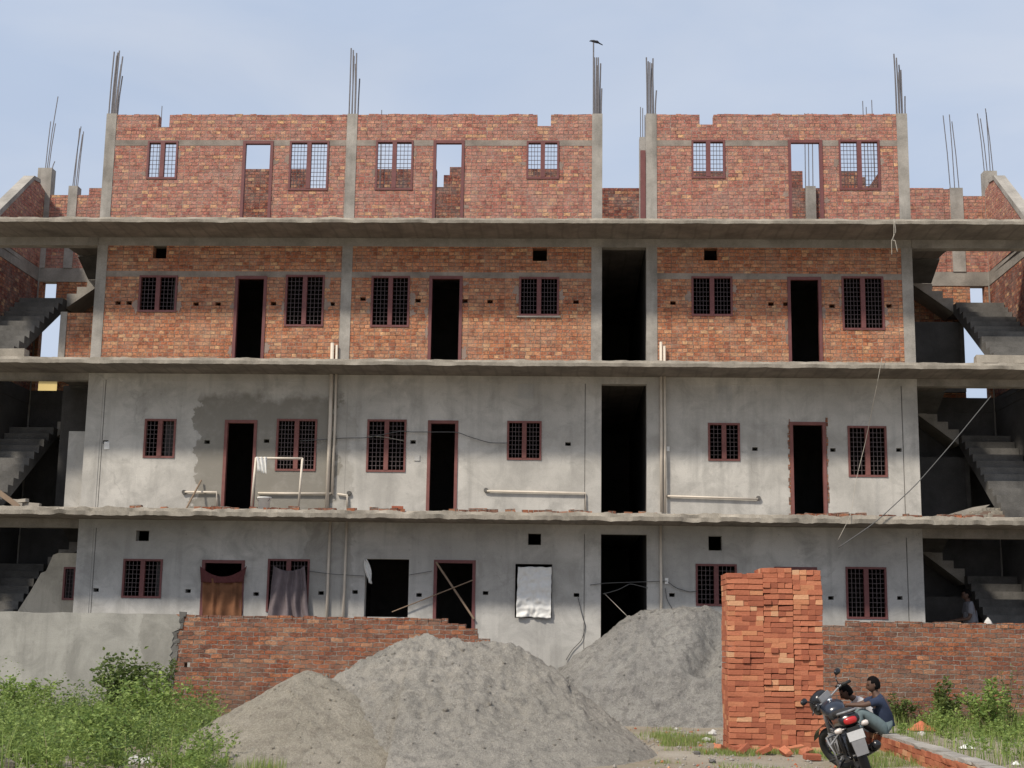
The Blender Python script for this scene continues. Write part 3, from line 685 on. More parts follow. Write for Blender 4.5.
    b = MB(); b.prism([(YB - 0.36, zt + 0.003), (YB - 0.40, zt + 0.09), (YB - 0.78, zt + 0.05), (0.02, FL[3] + 0.28), (0.02, FL[3] + 0.004), (0.148, FL[3] + 0.004), (0.148, FL[3] + 0.203), (YB - 0.751, zt - 0.047)], min(xo - s * 0.02, xo + s * 0.24), max(xo - s * 0.02, xo + s * 0.24), 'YZ'); b.build('coping', 'column', bld, fix=True)
stair_bay(-1); stair_bay(1)
# loose brick and mortar at the foot of the upper flights
q = U(27, 346, -1.0); bx('stair_step', 'edge', bld, (XL + 0.2, q[0], -1.1, -0.862, FL[2] + 0.003, FL[2] + 0.17), jit=0.012)
q = U(985, 350, -1.0); bx('stair_step', 'edge', bld, (q[0] - 0.2, XR - 0.2, -1.1, -0.862, FL[2] + 0.003, FL[2] + 0.17), jit=0.012)

# ------------------------------------------------ pipes on the facade (parts of the building)
def pipe(pts, r=0.022, Y=-0.05, mat='pvc', name='drain_pipe'):
    b = MB(); b.tube([(*([U(p[0], p[1], Y)[0], Y, U(p[0], p[1], Y)[1]]),) for p in pts], r, 8); return b.build(name, mat, bld, smooth=True)
def vpipe(px, pyt, pyb, r=0.03, Y=-0.06):
    x, zt = U(px, pyt, Y); _, zb = U(px, pyb, Y); b = MB(); b.tube([(x, Y, zb), (x + ru(-.01, .01), Y, (zt + zb) / 2), (x + ru(-.015, .015), Y, zt)], r, 8); return b.build('drain_pipe', 'pvc', bld, smooth=True)
vpipe(333, 343, 510, 0.040); vpipe(337.5, 345, 494, 0.026); vpipe(661, 342, 512, 0.032); vpipe(664.5, 346, 513, 0.026, -0.09)
vpipe(330.5, 518, 630, 0.028); vpipe(346.5, 518, 630, 0.026); vpipe(661, 522, 640, 0.028)
pipe([(185, 492), (216.5, 492), (217, 506)]); pipe([(258, 497), (258, 493), (331, 493.5)]); pipe([(337.5, 494), (347, 495), (347.5, 508)])
pipe([(487, 491), (585.5, 493), (585.5, 511)]); pipe([(666, 496), (758, 499)])
for px, py in ((184, 492), (349, 493), (486, 490), (758.5, 498)):
    x, z = U(px, py, -0.03); b = MB(); b.lathe([(0.0, -0.055), (0.045, -0.055), (0.05, 0.0)], (x, -0.0, z), 10, 'Y'); b.build('pipe_socket', 'dark_concrete', bld)
for px, py in ((106.5, 443), (623, 450)) [:1]:
    x, z = U(px, py); bx('switch_box', 'white', bld, (x - 0.05, x + 0.06, -0.03, 0.03, z - 0.13, z + 0.02), jit=0.02)
x, z = U(666.5, 581); bx('meter_box', 'white', bld, (x - 0.035, x + 0.035, -0.04, 0.0, z - 0.06, z + 0.06))
x, z = U(417, 458); bx('meter_box', 'plaster0', bld, (x - 0.06, x + 0.06, -0.02, 0.0, z - 0.06, z + 0.06)); 
x, z = U(668, 449); bx('switch_box', 'white', bld, (x - 0.03, x + 0.03, -0.03, 0.0, z - 0.05, z + 0.05))
# ------------------------------------------------------------------ ground
def gz(x, y):
    n = noise.noise(Vector((x * 0.35, y * 0.35, 1.0))) * 0.05 + noise.noise(Vector((x * 1.6, y * 1.6, 4.0))) * 0.018
    z = n if -60 < x < 60 and -40 < y < 30 else 0.0
    if -3.2 < y < 0.0: z += 0.12 * min(1, (y + 3.2) / 1.2)
    elif 0.0 <= y < 12: z += 0.12
    # raised bed behind the low kerb
    if x > 4.75 and y < -3.0: z += 0.10 * min(1, (x - 4.75) / 0.3)
    return z
def axis(lo, hi, fine, far):
    a = [-far, -far / 3, -far / 8]; x = lo
    while x < hi: a.append(x); x += fine
    return a + [hi, far / 8, far / 3, far]
xs = axis(-22, 18, 0.2, 900); ys = axis(-31, 0.2, 0.2, 900)
ys = [y for y in ys if y < 0.3 or y > 100]; ys.insert(ys.index([y for y in ys if y > 100][0]), 30.0)
b = MB(); nx = len(xs)
b.v = [(x, y, gz(x, y)) for y in ys for x in xs]
for j in range(len(ys) - 1):
    for i in range(nx - 1):
        a = j * nx + i; b.f.append((a, a + 1, a + nx + 1, a + nx)); b.mi.append(0)
gr = b.build('ground', 'ground', smooth=True); gr['kind'] = 'structure'

# ------------------------------------------------------------------ boundary walls
YW = -2.9
def toothed_top(b, x0, x1, z, n=0.245, drop=0.0, y0=YW, y1=YW + 0.23):
    x = x0
    while x < x1 - 0.02:
        w = min(n * ru(0.85, 1.05), x1 - x)
        if R() > drop: b.box(x, x + w - 0.008, y0 + ru(-0.006, 0.006), y1 + ru(-0.006, 0.006), z - 0.002, z + 0.082 + ru(-0.012, 0.012), jit=0.005)
        x += w
lw = thing('boundary_wall', 'old yard wall, left half plastered grey and right half bare brick ending in steps', 'wall', (0, 0, 0))
xend = U(490, 640, YW)[0]; xs1 = U(448, 618, YW)[0]; xpl = U(172, 640, YW)[0]
hx, hz = U(187, 665, YW); b = MB(); b.wall(-26, xs1, -0.3, 1.84, YW, YW + 0.23, [(hx - 0.055, hz - 0.045, hx + 0.055, hz + 0.045)])
zt = 1.84
for k, px in enumerate((466, 478, 490)):
    xa, xb = (xs1 if k == 0 else U((448, 466, 478)[k], 620, YW)[0]), U(px, 620, YW)[0]
    zt -= 0.092; b.wall(xa, xb, -0.3, zt, YW + 0.001 * k, YW + 0.23 - 0.001 * k)
toothed_top(b, xpl, xs1, 1.84)
toothed_top(b, xs1 - 0.3, U(466, 620, YW)[0], 1.748, drop=0.15); toothed_top(b, U(466, 620, YW)[0], U(478, 620, YW)[0], 1.656); 
b.build('brick_section', 'brick_yard', lw)
poly = [(-26, -0.3)]; z = -0.3
while z < 1.93:
    poly.append((xpl + (z - 1.0) * 0.06 + ru(-0.05, 0.05) + (0.1 if z > 1.6 else 0), z)); z += 0.07
poly.append((xpl + 0.05, 1.93)); x = xpl
while x > -26: x -= ru(0.15, 0.4); poly.append((max(x, -26), 1.93 + ru(-0.012, 0.012)))
b = MB(); b.prism(poly, YW - 0.022, YW + 0.25); b.build('plaster_section', 'plaster_yard', lw, fix=True)
b = MB()                                                    # crumbling rim of the plaster
z = -0.1
while z < 1.9:
    h = ru(0.05, 0.12); xc = xpl + (z - 1.0) * 0.06 + (0.08 if z > 1.6 else 0.0)
    b.box(xc - 0.02, xc + ru(0.05, 0.12), YW - 0.014, YW, z, z + h, jit=0.012); z += h
b.build('plaster_edge', 'dark_concrete', lw)
rw = thing('boundary_wall', 'weathered bare brick yard wall behind the motorcycle, with a stepped left end', 'wall', (0, 0, 0))
b = MB()
for xa, xb, zt in ((3.3, 4.66, 1.72), (4.66, 5.14, 1.81), (5.14, 24, 1.90)):
    b.wall(xa, xb, -0.3, zt, YW, YW + 0.23); toothed_top(b, xa, min(xb, 13), zt)
b.build('brick_section', 'brick_yard', rw)
kw = thing('kerb_wall', 'knee high brick kerb with a worn concrete top beside the motorcycle', 'kerb', (4.7, -7.0, 0))
b = MB(); y = -14.6
while y < -3.1:
    b.box(0.0 + ru(-0.006, 0.006), 0.22, y + 7.0, y + 7.0 + 0.24, -0.1, 0.075, jit=0.006); b.box(0.0 + ru(-0.008, 0.008), 0.22, y + 7.0 + 0.1, y + 7.0 + 0.335, 0.08, 0.155, jit=0.006); b.box(0.0 + ru(-0.008, 0.008), 0.22, y + 7.0, y + 7.0 + 0.238, 0.16, 0.235, jit=0.006); y += 0.246
b.build('brick_course', 'loose', kw)
b = MB(); y = -14.6
while y < -3.1:
    l = ru(0.3, 0.7); b.box(0.012 + ru(-0.02, 0.02), 0.24 + ru(-0.02, 0.02), y + 7, y + 7 + l, 0.236, 0.262 + ru(0, 0.02), jit=0.01); y += l
b.build('kerb_top', 'column', kw)

# ------------------------------------------------------------------ heaps
def fbm(x, y, s, o, z=0.0): return noise.fractal(Vector((x * s, y * s, z)), 0.75, 2.1, o)
def heap(name, label, mat, f, x0, x1, y0, y1, res, group):
    b = MB(); nx, ny = int((x1 - x0) / res), int((y1 - y0) / res); hs = {}
    idx = {}
    for j in range(ny + 1):
        for i in range(nx + 1):
            x, y = x0 + i * res, y0 + j * res; h = f(x, y); hs[i, j] = h
    def vid(i, j):
        if (i, j) not in idx:
            x, y = x0 + i * res, y0 + j * res; g = gz(x, y)
            idx[i, j] = len(b.v); b.v.append((x + ru(-.2, .2) * res, y + ru(-.2, .2) * res, max(g - 0.06, hs[i, j])))
        return idx[i, j]
    for j in range(ny):
        for i in range(nx):
            q = ((i, j), (i + 1, j), (i + 1, j + 1), (i, j + 1))
            if max(hs[k] - gz(x0 + k[0] * res, y0 + k[1] * res) for k in q) > -0.05:
                b.f.append(tuple(vid(*k) for k in q)); b.mi.append(0)
    # lumps lying in the surface
    for _ in range(int(260 * (x1 - x0) * (y1 - y0) / 20)):
        x, y = ru(x0, x1), ru(y0, y1); h = f(x, y)
        if h < gz(x, y) + 0.03: continue
        s = abs(random.gauss(0, 0.014)) + 0.008
        m = Matrix.Translation((x, y, h + s * 0.1)) @ Matrix.Rotation(ru(0, 6), 4, Vector((R(), R(), R() + .1)).normalized())
        c = []
        for k in range(6):
            d = Vector(((1, 0, 0), (-1, 0, 0), (0, 1, 0), (0, -1, 0), (0, 0, 1), (0, 0, -1))[k]); c.append(m @ (d * s * ru(0.7, 1.3)))
        i = len(b.v); b.v += [tuple(p) for p in c]
        for t in ((0, 2, 4), (2, 1, 4), (1, 3, 4), (3, 0, 4), (2, 0, 5), (1, 2, 5), (3, 1, 5), (0, 3, 5)): b.f.append(tuple(i + k for k in t)); b.mi.append(0)
    o = b.build(name, mat, smooth=True); return tag(o, label, 'heap', group)
def seg_dist(x, y, ax, ay, bx_, by):
    dx, dy = bx_ - ax, by - ay; t = max(0, min(1, ((x - ax) * dx + (y - ay) * dy) / (dx * dx + dy * dy + 1e-9)))
    return math.hypot(x - ax - t * dx, y - ay - t * dy), t
def soft_cone(d, h, slope, rnd=0.25): return h + rnd * slope - slope * math.sqrt(d * d + rnd * rnd)

def f_grey(x, y):
    d, t = seg_dist(x, y, -2.25, -8.7, -0.98, -8.4)
    th = math.atan2(y + 8.5, x + 1.6)
    h = soft_cone(d, 1.58 - 0.06 * t, 0.70 + 0.08 * cos(th) - 0.10 * max(0, -sin(th)) + (0.10 if x < -2.25 else 0), 0.35)
    n = fbm(x, y, 0.9, 4) * 0.09 + fbm(x, y, 3.2, 5, 2.0) * 0.06 - 0.05 * max(0, fbm(x, y, 5.0, 3, 21.0)) + fbm(x, y, 9.0, 3, 5.0) * 0.035 - 0.06 * max(0, noise.noise(Vector((x * 5, y * 5, 31))) - 0.1) - 0.03 * abs(noise.noise(Vector((x * 13, y * 13, 37))))
    # run-off gullies down the slope
    ang = math.atan2(y + 8.5, x + 1.6); g = noise.noise(Vector((ang * 5.5, d * 0.9, 3.0))); n += -0.07 * max(0, g) * min(1, d)
    if y > -8.5: n *= 0.6
    return h + n * min(1.0, max(0.25, h * 1.5))
def f_beige(x, y):
    d, t = seg_dist(x, y, -3.55, -9.95, -3.45, -9.9)
    h = soft_cone(d, 1.12, 0.62, 0.12)
    n = fbm(x, y, 0.9, 3, 7.0) * 0.05 + fbm(x, y, 4.0, 5, 8.0) * 0.03 - 0.03 * max(0, noise.noise(Vector((x * 6, y * 6, 51))) - 0.15) - 0.018 * abs(noise.noise(Vector((x * 14, y * 14, 57)))) + fbm(x, y, 12.0, 3, 5.0) * 0.012
    ang = math.atan2(y + 9.95, x + 3.65); n += -0.035 * max(0, noise.noise(Vector((ang * 6, d * 0.7, 8.0)))) * min(1, d)
    return h + n * min(1.0, max(0.3, h * 2))
def f_rear(x, y):
    d, t = seg_dist(x, y, 1.62, -0.55, 3.4, -0.6)
    h = soft_cone(d, 2.22 - 0.08 * abs(t - 0.4), 0.80, 0.35)
    if y < -2.4: h -= (-2.4 - y) * 1.0
    n = fbm(x, y, 0.9, 4, 11.0) * 0.12 + fbm(x, y, 3.4, 5, 12.0) * 0.055 - 0.06 * max(0, noise.noise(Vector((x * 5, y * 5, 41))) - 0.1) - 0.03 * abs(noise.noise(Vector((x * 13, y * 13, 47)))) + fbm(x, y, 9.0, 3, 5.0) * 0.02
    # slumped scar dug into the right side
    cx = 2.55 - (y + 1.8) * -0.42
    w = 0.16 + 0.10 * noise.noise(Vector((y * 3, 0, 0)))
    if -2.45 < y < -0.75: h -= 0.42 * math.exp(-((x - cx - 0.12) / (w + 0.08)) ** 2) * min(1, (y + 2.45) * 4) * min(1, (-0.75 - y) * 2)
    h -= 0.12 * max(0, min(1, (x - 2.75) * 2.5))
    return h + n * min(1.0, max(0.3, h * 1.5))
heap('sand_heap', 'largest heap, pale grey stone dust, in the middle of the yard', 'sand_grey', f_grey, -6.0, 2.4, -12.6, -5.2, 0.032, 'heaps of building sand')
heap('sand_heap', 'small beige sand heap with a pointed top in front of the brick wall', 'sand_beige', f_beige, -6.4, -1.0, -12.6, -7.4, 0.04, 'heaps of building sand')
heap('sand_heap', 'dark grey heap piled against the facade beside the central passage', 'sand_rear', f_rear, -2.4, 5.4, -3.9, -0.02, 0.036, 'heaps of building sand')

# ------------------------------------------------------------------ brick stack: single bricks
ORD = 'zeroth first second third fourth fifth sixth seventh eighth ninth tenth eleventh twelfth thirteenth fourteenth fifteenth sixteenth seventeenth eighteenth nineteenth twentieth twenty-first twenty-second twenty-third twenty-fourth twenty-fifth twenty-sixth twenty-seventh twenty-eighth twenty-ninth thirtieth thirty-first thirty-second thirty-third thirty-fourth'.split()
def brick_mesh(sx, sy, sz, chip):
    bm = bmesh.new(); bmesh.ops.create_cube(bm, size=1)
    for v in bm.verts: v.co = Vector((v.co.x * sx, v.co.y * sy, v.co.z * sz)) + Vector((ru(-1, 1), ru(-1, 1), ru(-1, 1))) * 0.0035
    bmesh.ops.bevel(bm, geom=list(bm.edges), offset=0.005, segments=1, affect='EDGES', profile=0.5)
    if chip:
        v = random.choice([v for v in bm.verts]); 
        for w in bm.verts:
            if (w.co - v.co).length < 0.03: w.co *= 0.86
    me = bpy.data.meshes.new('brick'); bm.to_mesh(me); bm.free(); me.materials.append(M['loose']); return me
BL, BW_, BH = 0.232, 0.112, 0.0755
meshS = [brick_mesh(BL, BW_, BH, k % 2) for k in range(6)]; meshH = [brick_mesh(BW_, BL, BH, k % 2) for k in range(6)]
SX0, SX1, SYF = 2.36, 3.82, -7.85
CW = [(2.40, 2.92), (2.93, 3.365), (3.378, 3.80)]
NC = 33; PIT = 0.0788
bricks = 0
core = MB()
GRP = 'loose bricks of the tall stack'
def put_brick(me, loc, rot, label, group=GRP):
    global bricks
    o = bpy.data.objects.new('brick', me); C.objects.link(o); o.location = loc; o.rotation_euler = rot
    tag(o, label, 'brick', group); bricks += 1; return o
lean = [(noise.noise(Vector((k * 0.13, 0, 0))) * 0.02, noise.noise(Vector((k * 0.13, 5, 0))) * 0.012) for k in range(NC + 3)]
heads = {}
for c, (xa, xb) in enumerate(CW):
    top = NC + (0, 1, 1)[c]
    for k in range(top):
        fromtop = NC + 1 - k                              # course number counted from the very top
        w = xb - xa; ncap = int(w / 0.113); lay = []; x = 0.0
        pats = {4: [['S', 'S'], ['S', 'H', 'H'], ['H', 'H', 'S'], ['H', 'S', 'H'], ['H'] * 4], 3: [['S', 'H'], ['H', 'S'], ['H', 'H', 'H']], 5: [['S', 'S', 'H'], ['H', 'S', 'S'], ['S', 'H', 'S'], ['H', 'S', 'H', 'H']]}.get(min(5, max(3, round(w / 0.1145))))
        lay = random.choice(pats)
        tot = sum(BL if q == 'S' else BW_ for q in lay); gap = (w - tot) / max(1, len(lay))
        x = xa + gap / 2; dx, dy = lean[k]; z = gz(3, SYF) + 0.02 + k * PIT + BH / 2 + 0.018 * sin(k * 0.4 + c * 2)
        for i, q in enumerate(lay):
            l = BL if q == 'S' else BW_
            if k == top - 1 and c == 0 and i == 1 and len(lay) > 1: x += l + gap; continue
            prot = ru(-0.009, 0.008) - (0.03 if R() < 0.03 else 0) - 0.0012 * (NC - k)
            yf = SYF + dy + prot
            cy = yf + (BW_ / 2 if q == 'S' else BL / 2)
            heads.setdefault((fromtop), []).append((x + l / 2 + dx, cy, z, q))
            x += l + gap
        # rows behind the face, one mesh with everything nobody sees singly
        yy = SYF + dy + 0.25
        while yy < -6.95:
            xx = xa
            while xx < xb - 0.05:
                l = min(random.choice((BL, BW_)), xb - xx); core.box(xx + dx + 0.003, xx + dx + l - 0.003, yy + ru(-.006, .006), yy + 0.224, z - BH / 2, z + BH / 2, jit=0.003); xx += l
            yy += 0.235
        if c == 0:
            pass
for ft in sorted(heads):
    row = sorted(heads[ft]); n = len(row)
    for i, (x, y, z, q) in enumerate(row):
        jit = ru(-0.022, 0.022); tilt = ru(-0.012, 0.012)
        if bricks >= 288:
            hx_, hy_ = (BL / 2, BW_ / 2) if q == 'S' else (BW_ / 2, BL / 2); core.box(x - hx_, x + hx_, y - hy_, y + hy_, z - BH / 2, z + BH / 2, jit=0.004); continue
        hw = 'long side out' if q == 'S' else 'end out'
        lab = f'orange brick, {hw}, {ORD[ft]} course from the top of the stack, {ORD[i + 1]} from left'
        put_brick(random.choice(meshS if q == 'S' else meshH), (x, y, z), (ru(-.015, .015), tilt, jit), lab)
co_ = core.build('stacked_bricks', 'loose'); tag(co_, 'inner rows of orange bricks behind the face of the tall stack', 'bricks', None, 'stuff')
# fallen bricks at the foot
spots = [(764, 752, 'against the middle of the foot of the stack'), (774, 748, 'leaning on the foot of the stack near its middle'), (786, 753, 'flat before the foot of the stack'), (796, 750, 'on its edge before the right half of the stack'),
         (806, 752, 'right of the stack foot, nearest the motorcycle'), (731, 745, 'leaning on the left foot of the stack'), (719, 747, 'alone in the dirt just left of the stack'), (743, 752, 'half buried before the left part of the stack'),
         (735, 751, 'beside the left corner of the stack foot'), (812, 757, 'lying beside the motorcycle guard')]
for px, py, w in spots:
    x, y = G(px, py, 0.05); y = min(y, SYF - 0.14)
    put_brick(random.choice(meshS), (x, y, gz(x, y) + ru(0.03, 0.075)), (ru(-.6, .6), ru(-.5, .5), ru(0, 3)), 'broken orange brick lying ' + w, 'fallen bricks round the stack')

# small loose stones strewn over the track and round the heaps
b = MB(); cnt = 0
while cnt < 1500:
    x, y = ru(-1.5, 4.6), ru(-12.5, -2.8)
    if noise.noise(Vector((x * 1.2, y * 1.2, 70))) < ru(-0.5, 0.4): continue
    s_ = abs(random.gauss(0, 0.012)) + 0.006; z = gz(x, y) + s_ * 0.3; i = len(b.v)
    for d in ((1, 0, 0), (-1, 0, 0), (0, 1, 0), (0, -1, 0), (0, 0, 1), (0, 0, -1)): b.v.append(tuple(Vector((x, y, z)) + Vector(d) * s_ * ru(0.6, 1.4)))
    mi = 0 if R() < 0.75 else 1
    for t in ((0, 2, 4), (2, 1, 4), (1, 3, 4), (3, 0, 4), (2, 0, 5), (1, 2, 5), (3, 1, 5), (0, 3, 5)): b.f.append(tuple(i + k for k in t)); b.mi.append(mi)
    cnt += 1
tag(b.build('gravel', ['pebble', 'loose']), 'loose gravel and brick chips strewn over the dirt track', 'gravel', None, 'stuff')
# ------------------------------------------------------------------ cloths, sacks, ropes, bits on the building
def cloth(name, label, cat, mats, fn, nu, nv, parent=None, thick=0.004):
    b = MB(); b.v = [fn(i / nu, j / nv) for j in range(nv + 1) for i in range(nu + 1)]
    for j in range(nv):
        for i in range(nu): a = j * (nu + 1) + i; b.f.append((a, a + 1, a + nu + 2, a + nu + 1)); b.mi.append(0)
    o = b.build(name, mats, parent, smooth=True)
    md = o.modifiers.new('thick', 'SOLIDIFY'); md.thickness = thick
    return tag(o, label, cat) if label else o
def quad(px, Y):
    q = [U(p[0], p[1], Y) for p in px]                       # bottom-left, bottom-right, top-right, top-left
    def f(u, v):
        x = (q[0][0] * (1 - u) + q[1][0] * u) * (1 - v) + (q[3][0] * (1 - u) + q[2][0] * u) * v
        z = (q[0][1] * (1 - u) + q[1][1] * u) * (1 - v) + (q[3][1] * (1 - u) + q[2][1] * u) * v
        return x, z
    return f
q1 = quad([(202, 640), (241, 640), (242, 580), (203, 578)], -0.05)
cur = thing('door_curtain', 'brown door curtain with a sagging maroon top edge on the ground floor', 'curtain', (0, 0, 0))
cloth('curtain_panel', None, None, 'brown_cloth', lambda u, v: (q1(u, v)[0], -0.06 + 0.035 * sin(u * 21 + 3 * noise.noise(Vector((u * 3, v * 2, 7)))) * (1 - 0.3 * v) + 0.03 * noise.noise(Vector((u * 5, v * 4, 0))), q1(u, v)[1]), 50, 30, cur)
q2 = quad([(201, 582), (243, 582), (247, 566), (200, 566)], -0.09)
cloth('top_band', None, None, 'maroon_cloth', lambda u, v: (q2(u, v)[0], -0.095 + 0.012 * sin(u * 30), q2(u, v)[1] - (0.20 * v + 0.02) * (1 - (2 * u - 1) ** 2)), 40, 6, cur)
q3 = quad([(266, 625), (310, 625), (305, 566), (274, 566)], -0.08)
cloth('window_curtain', 'mauve grey cloth hanging in heavy folds over a ground floor window grille', 'curtain', 'grey_cloth',
      lambda u, v: (q3(u, v)[0], -0.085 + (0.06 - 0.02 * v) * sin(u * 24 + 3.5 * noise.noise(Vector((u * 2.5, v * 1.5, 3)))) + 0.02 * noise.noise(Vector((u * 6, v * 3, 2))), q3(u, v)[1] - 0.10 * v * (1 - (2 * u - 1) ** 2)), 60, 30)
q4 = quad([(516, 617), (551, 618), (551.5, 567), (518, 567)], -0.05)
cloth('sack_sheet', 'white woven sack sheet covering a window opening left of the passage', 'sheet', 'white',
      lambda u, v: (q4(u, v)[0] + 0.012 * noise.noise(Vector((v * 6, 0, u))), -0.07 + 0.05 * noise.noise(Vector((u * 3.5, v * 6, 4))) + 0.03 * noise.noise(Vector((u * 9, v * 14, 1))), q4(u, v)[1] - 0.03 * noise.noise(Vector((u * 4, 3, 0)))), 40, 40)
q5 = quad([(369, 583), (372, 584), (367, 559), (364.5, 560)], -0.05)
cloth('hanging_rag', 'small white rag hanging from the corner of a bare opening', 'rag', 'white',
      lambda u, v: (q5(u, v)[0] + (u - .5) * 0.09 * sin(pi * min(1, 1.2 * (1 - v))), -0.06 + 0.03 * sin(u * 9 + v * 4), q5(u, v)[1]), 14, 20)
# wash stand made of pipe on the first floor ledge
YS = -0.75
stand = thing('pipe_stand', 'white plastic pipe stand on the first floor ledge before a window', 'stand', (*[U(278, 507, YS)[0]], YS, FL[1]))
ox, oz = U(278, 507, YS)[0], FL[1]
def sp(px, py, Y=YS): x, z = U(px, py, Y); return (x - ox, Y - YS, z - oz)
for pts in ([(251.5, 506), (256, 457.5)], [(298.5, 506), (302.5, 458)], [(256, 458), (302.5, 458.5)]):
    b = MB(); p = [sp(*k) for k in pts]; b.tube(p, 0.024, 8); b.build('leg' if pts[0][1] > 500 else 'rail', 'pvc', stand, smooth=True)
qx = quad([(257.5, 470), (266.5, 474), (267, 457), (256, 457)], YS - 0.04)
cloth('towel', 'crumpled white towel draped over the end of the pipe stand', 'towel', 'white', lambda u, v: (qx(u, v)[0], YS - 0.04 + 0.03 * sin(u * 17 + v * 3), qx(u, v)[1] - (1 - v) * 0.10 * noise.noise(Vector((u * 8, 0, 0)))), 24, 14)
bk = thing('bucket', 'white plastic bucket on the first floor ledge', 'bucket', (U(264, 506, -0.85)[0], -0.85, FL[1] + 0.01))
b = MB(); b.lathe([(0.0, 0.0), (0.105, 0.0), (0.135, 0.22), (0.148, 0.225), (0.148, 0.25), (0.135, 0.25), (0.128, 0.22), (0.1, 0.02), (0.0, 0.02)], seg=18); b.build('bucket_body', 'white', bk, smooth=True)
b = MB(); b.tube([(0.14 * cos(t), 0.14 * sin(t) * 0.35 - 0.12, 0.235 - 0.10 * sin(t)) for t in [pi * k / 10 for k in range(11)]], 0.005, 5); b.build('handle', 'bar', bk)
b = MB(); a = U(186, 507, -0.5); c = U(200.5, 480, -0.12); b.tube([(a[0], -0.5, FL[1] + 0.02), (c[0], -0.06, c[1])], 0.02, 6)
tag(b.build('wooden_stick', 'wood'), 'short pale stick leaning on the plaster beside a first floor door', 'stick')
# crossed sticks in the ground floor doorway
b = MB(); a = U(436, 562, -0.06); c = U(474, 619, -0.06); b.box(-0.02, 0.02, -0.012, 0.012, 0, math.hypot(a[0] - c[0], a[1] - c[1]), mtx=Matrix.Translation((c[0], -0.06, c[1])) @ Matrix.Rotation(math.atan2(a[0] - c[0], a[1] - c[1]), 4, 'Y'))
tag(b.build('door_batten', 'wood'), 'long batten set slantwise across an open ground floor doorway', 'batten')
b = MB(); a = U(392, 612, -0.09); c = U(473, 580, -0.09); b.tube([(a[0], -0.09, a[1]), (c[0], -0.09, c[1])], 0.012, 5)
tag(b.build('bamboo_pole', 'wood'), 'thin pole slanting behind the batten across two ground floor openings', 'pole')
# cables and ropes
def cable(label, pts, r=0.009, mat='cable', cat='cable', name='cable'):
    P = []
    for k in range(len(pts) - 1):
        (ax, ay, aY), (bx_, by, bY) = pts[k], pts[k + 1]
        for t in range(6):
            u = t / 6; P.append((ax + (bx_ - ax) * u, ay + (by - ay) * u, aY + (bY - aY) * u))
    P.append(pts[-1]); W_ = []
    for (px, py, Y) in P:
        x, z = U(px, py, Y); W_.append((x, Y, z))
    for _ in range(2): W_ = [W_[0]] + [tuple((W_[i - 1][k] + 2 * W_[i][k] + W_[i + 1][k]) / 4 for k in range(3)) for i in range(1, len(W_) - 1)] + [W_[-1]]
    b = MB(); b.tube(W_, r, 5); return tag(b.build(name, mat, smooth=True), label, cat)
cable('dark cable strung slantwise over the right end of the first floor', [(838, 548, -1.25), (876, 522, -1.27), (916, 485, -1.3), (955, 440, -1.2), (991, 396, -0.9)], 0.010)
cable('thin wire hanging from a ledge past the first floor door on the right', [(838, 540, -1.28), (851, 515, -1.27), (856, 480, -0.6), (866, 440, -0.35), (877, 385, -1.25), (882, 358, -1.27)], 0.006, 'rope', 'wire', 'wire')
cable('pale rope dangling from the edge of the roof slab at the right', [(894, 219, -1.25), (894, 235, -1.27), (892.5, 241, -1.26), (895, 240, -1.26), (897.5, 252, -1.26)], 0.009, 'rope', 'rope', 'rope')
cable('pale rope hanging in a loop beside the dangling one at the roof slab', [(894.5, 221, -1.28), (896, 232, -1.28), (891.5, 240, -1.28), (891.8, 255, -1.28)], 0.007, 'rope', 'rope', 'rope')
cable('sagging grey cable across the first floor from window to door to window', [(300, 441, -0.06), (345, 438, -0.06), (366, 438, -0.06), (400, 431, -0.06), (412, 432, -0.06), (430, 432, -0.07), (457, 432, -0.07), (470, 437, -0.06), (490, 443, -0.06), (508, 443, -0.06)], 0.008)
cable('pale twine tied through the grilles of a first floor window', [(366, 436, -0.05), (385, 437, -0.05), (404, 441, -0.05)], 0.006, 'rope', 'twine', 'twine')
cable('black cable loop hanging down the plaster left of the passage', [(578, 597, -0.03), (582, 615, -0.03), (585.5, 626, -0.03), (582, 640, -0.03), (572, 650, -0.03), (566, 660, -0.03)], 0.008)
cable('thin cable stretched over the mouth of the passage', [(590, 585, -0.05), (606, 583, -0.07), (640, 582, -0.07), (667, 581, -0.05)], 0.007)
cable('looped cable sagging in the mouth of the passage', [(603, 594, -0.08), (618, 590, -0.08), (630, 583.5, -0.08), (640, 586, -0.08), (648, 588, -0.06)], 0.008)
cable('rope slanting down into the passage towards the rear heap', [(604, 593, -0.05), (628, 617, -0.2)], 0.008, 'rope', 'rope', 'rope')
cable('cable drooping from the meter box to the window behind the stack', [(668, 582, -0.05), (676, 588, -0.04), (690, 592, -0.04), (697, 591, -0.04)], 0.008)
cable('cable curling down the wall from the meter box to the rear heap', [(665, 588, -0.04), (667, 600, -0.04), (673, 610, -0.04)], 0.008)
cable('wire running along the ground floor wall between window and pipe', [(309, 571, -0.05), (330, 574, -0.09), (364, 576, -0.05)], 0.006)
cable('grey wire crossing from the bare opening to the next doorway', [(409, 575, -0.05), (432, 571, -0.05)], 0.006)
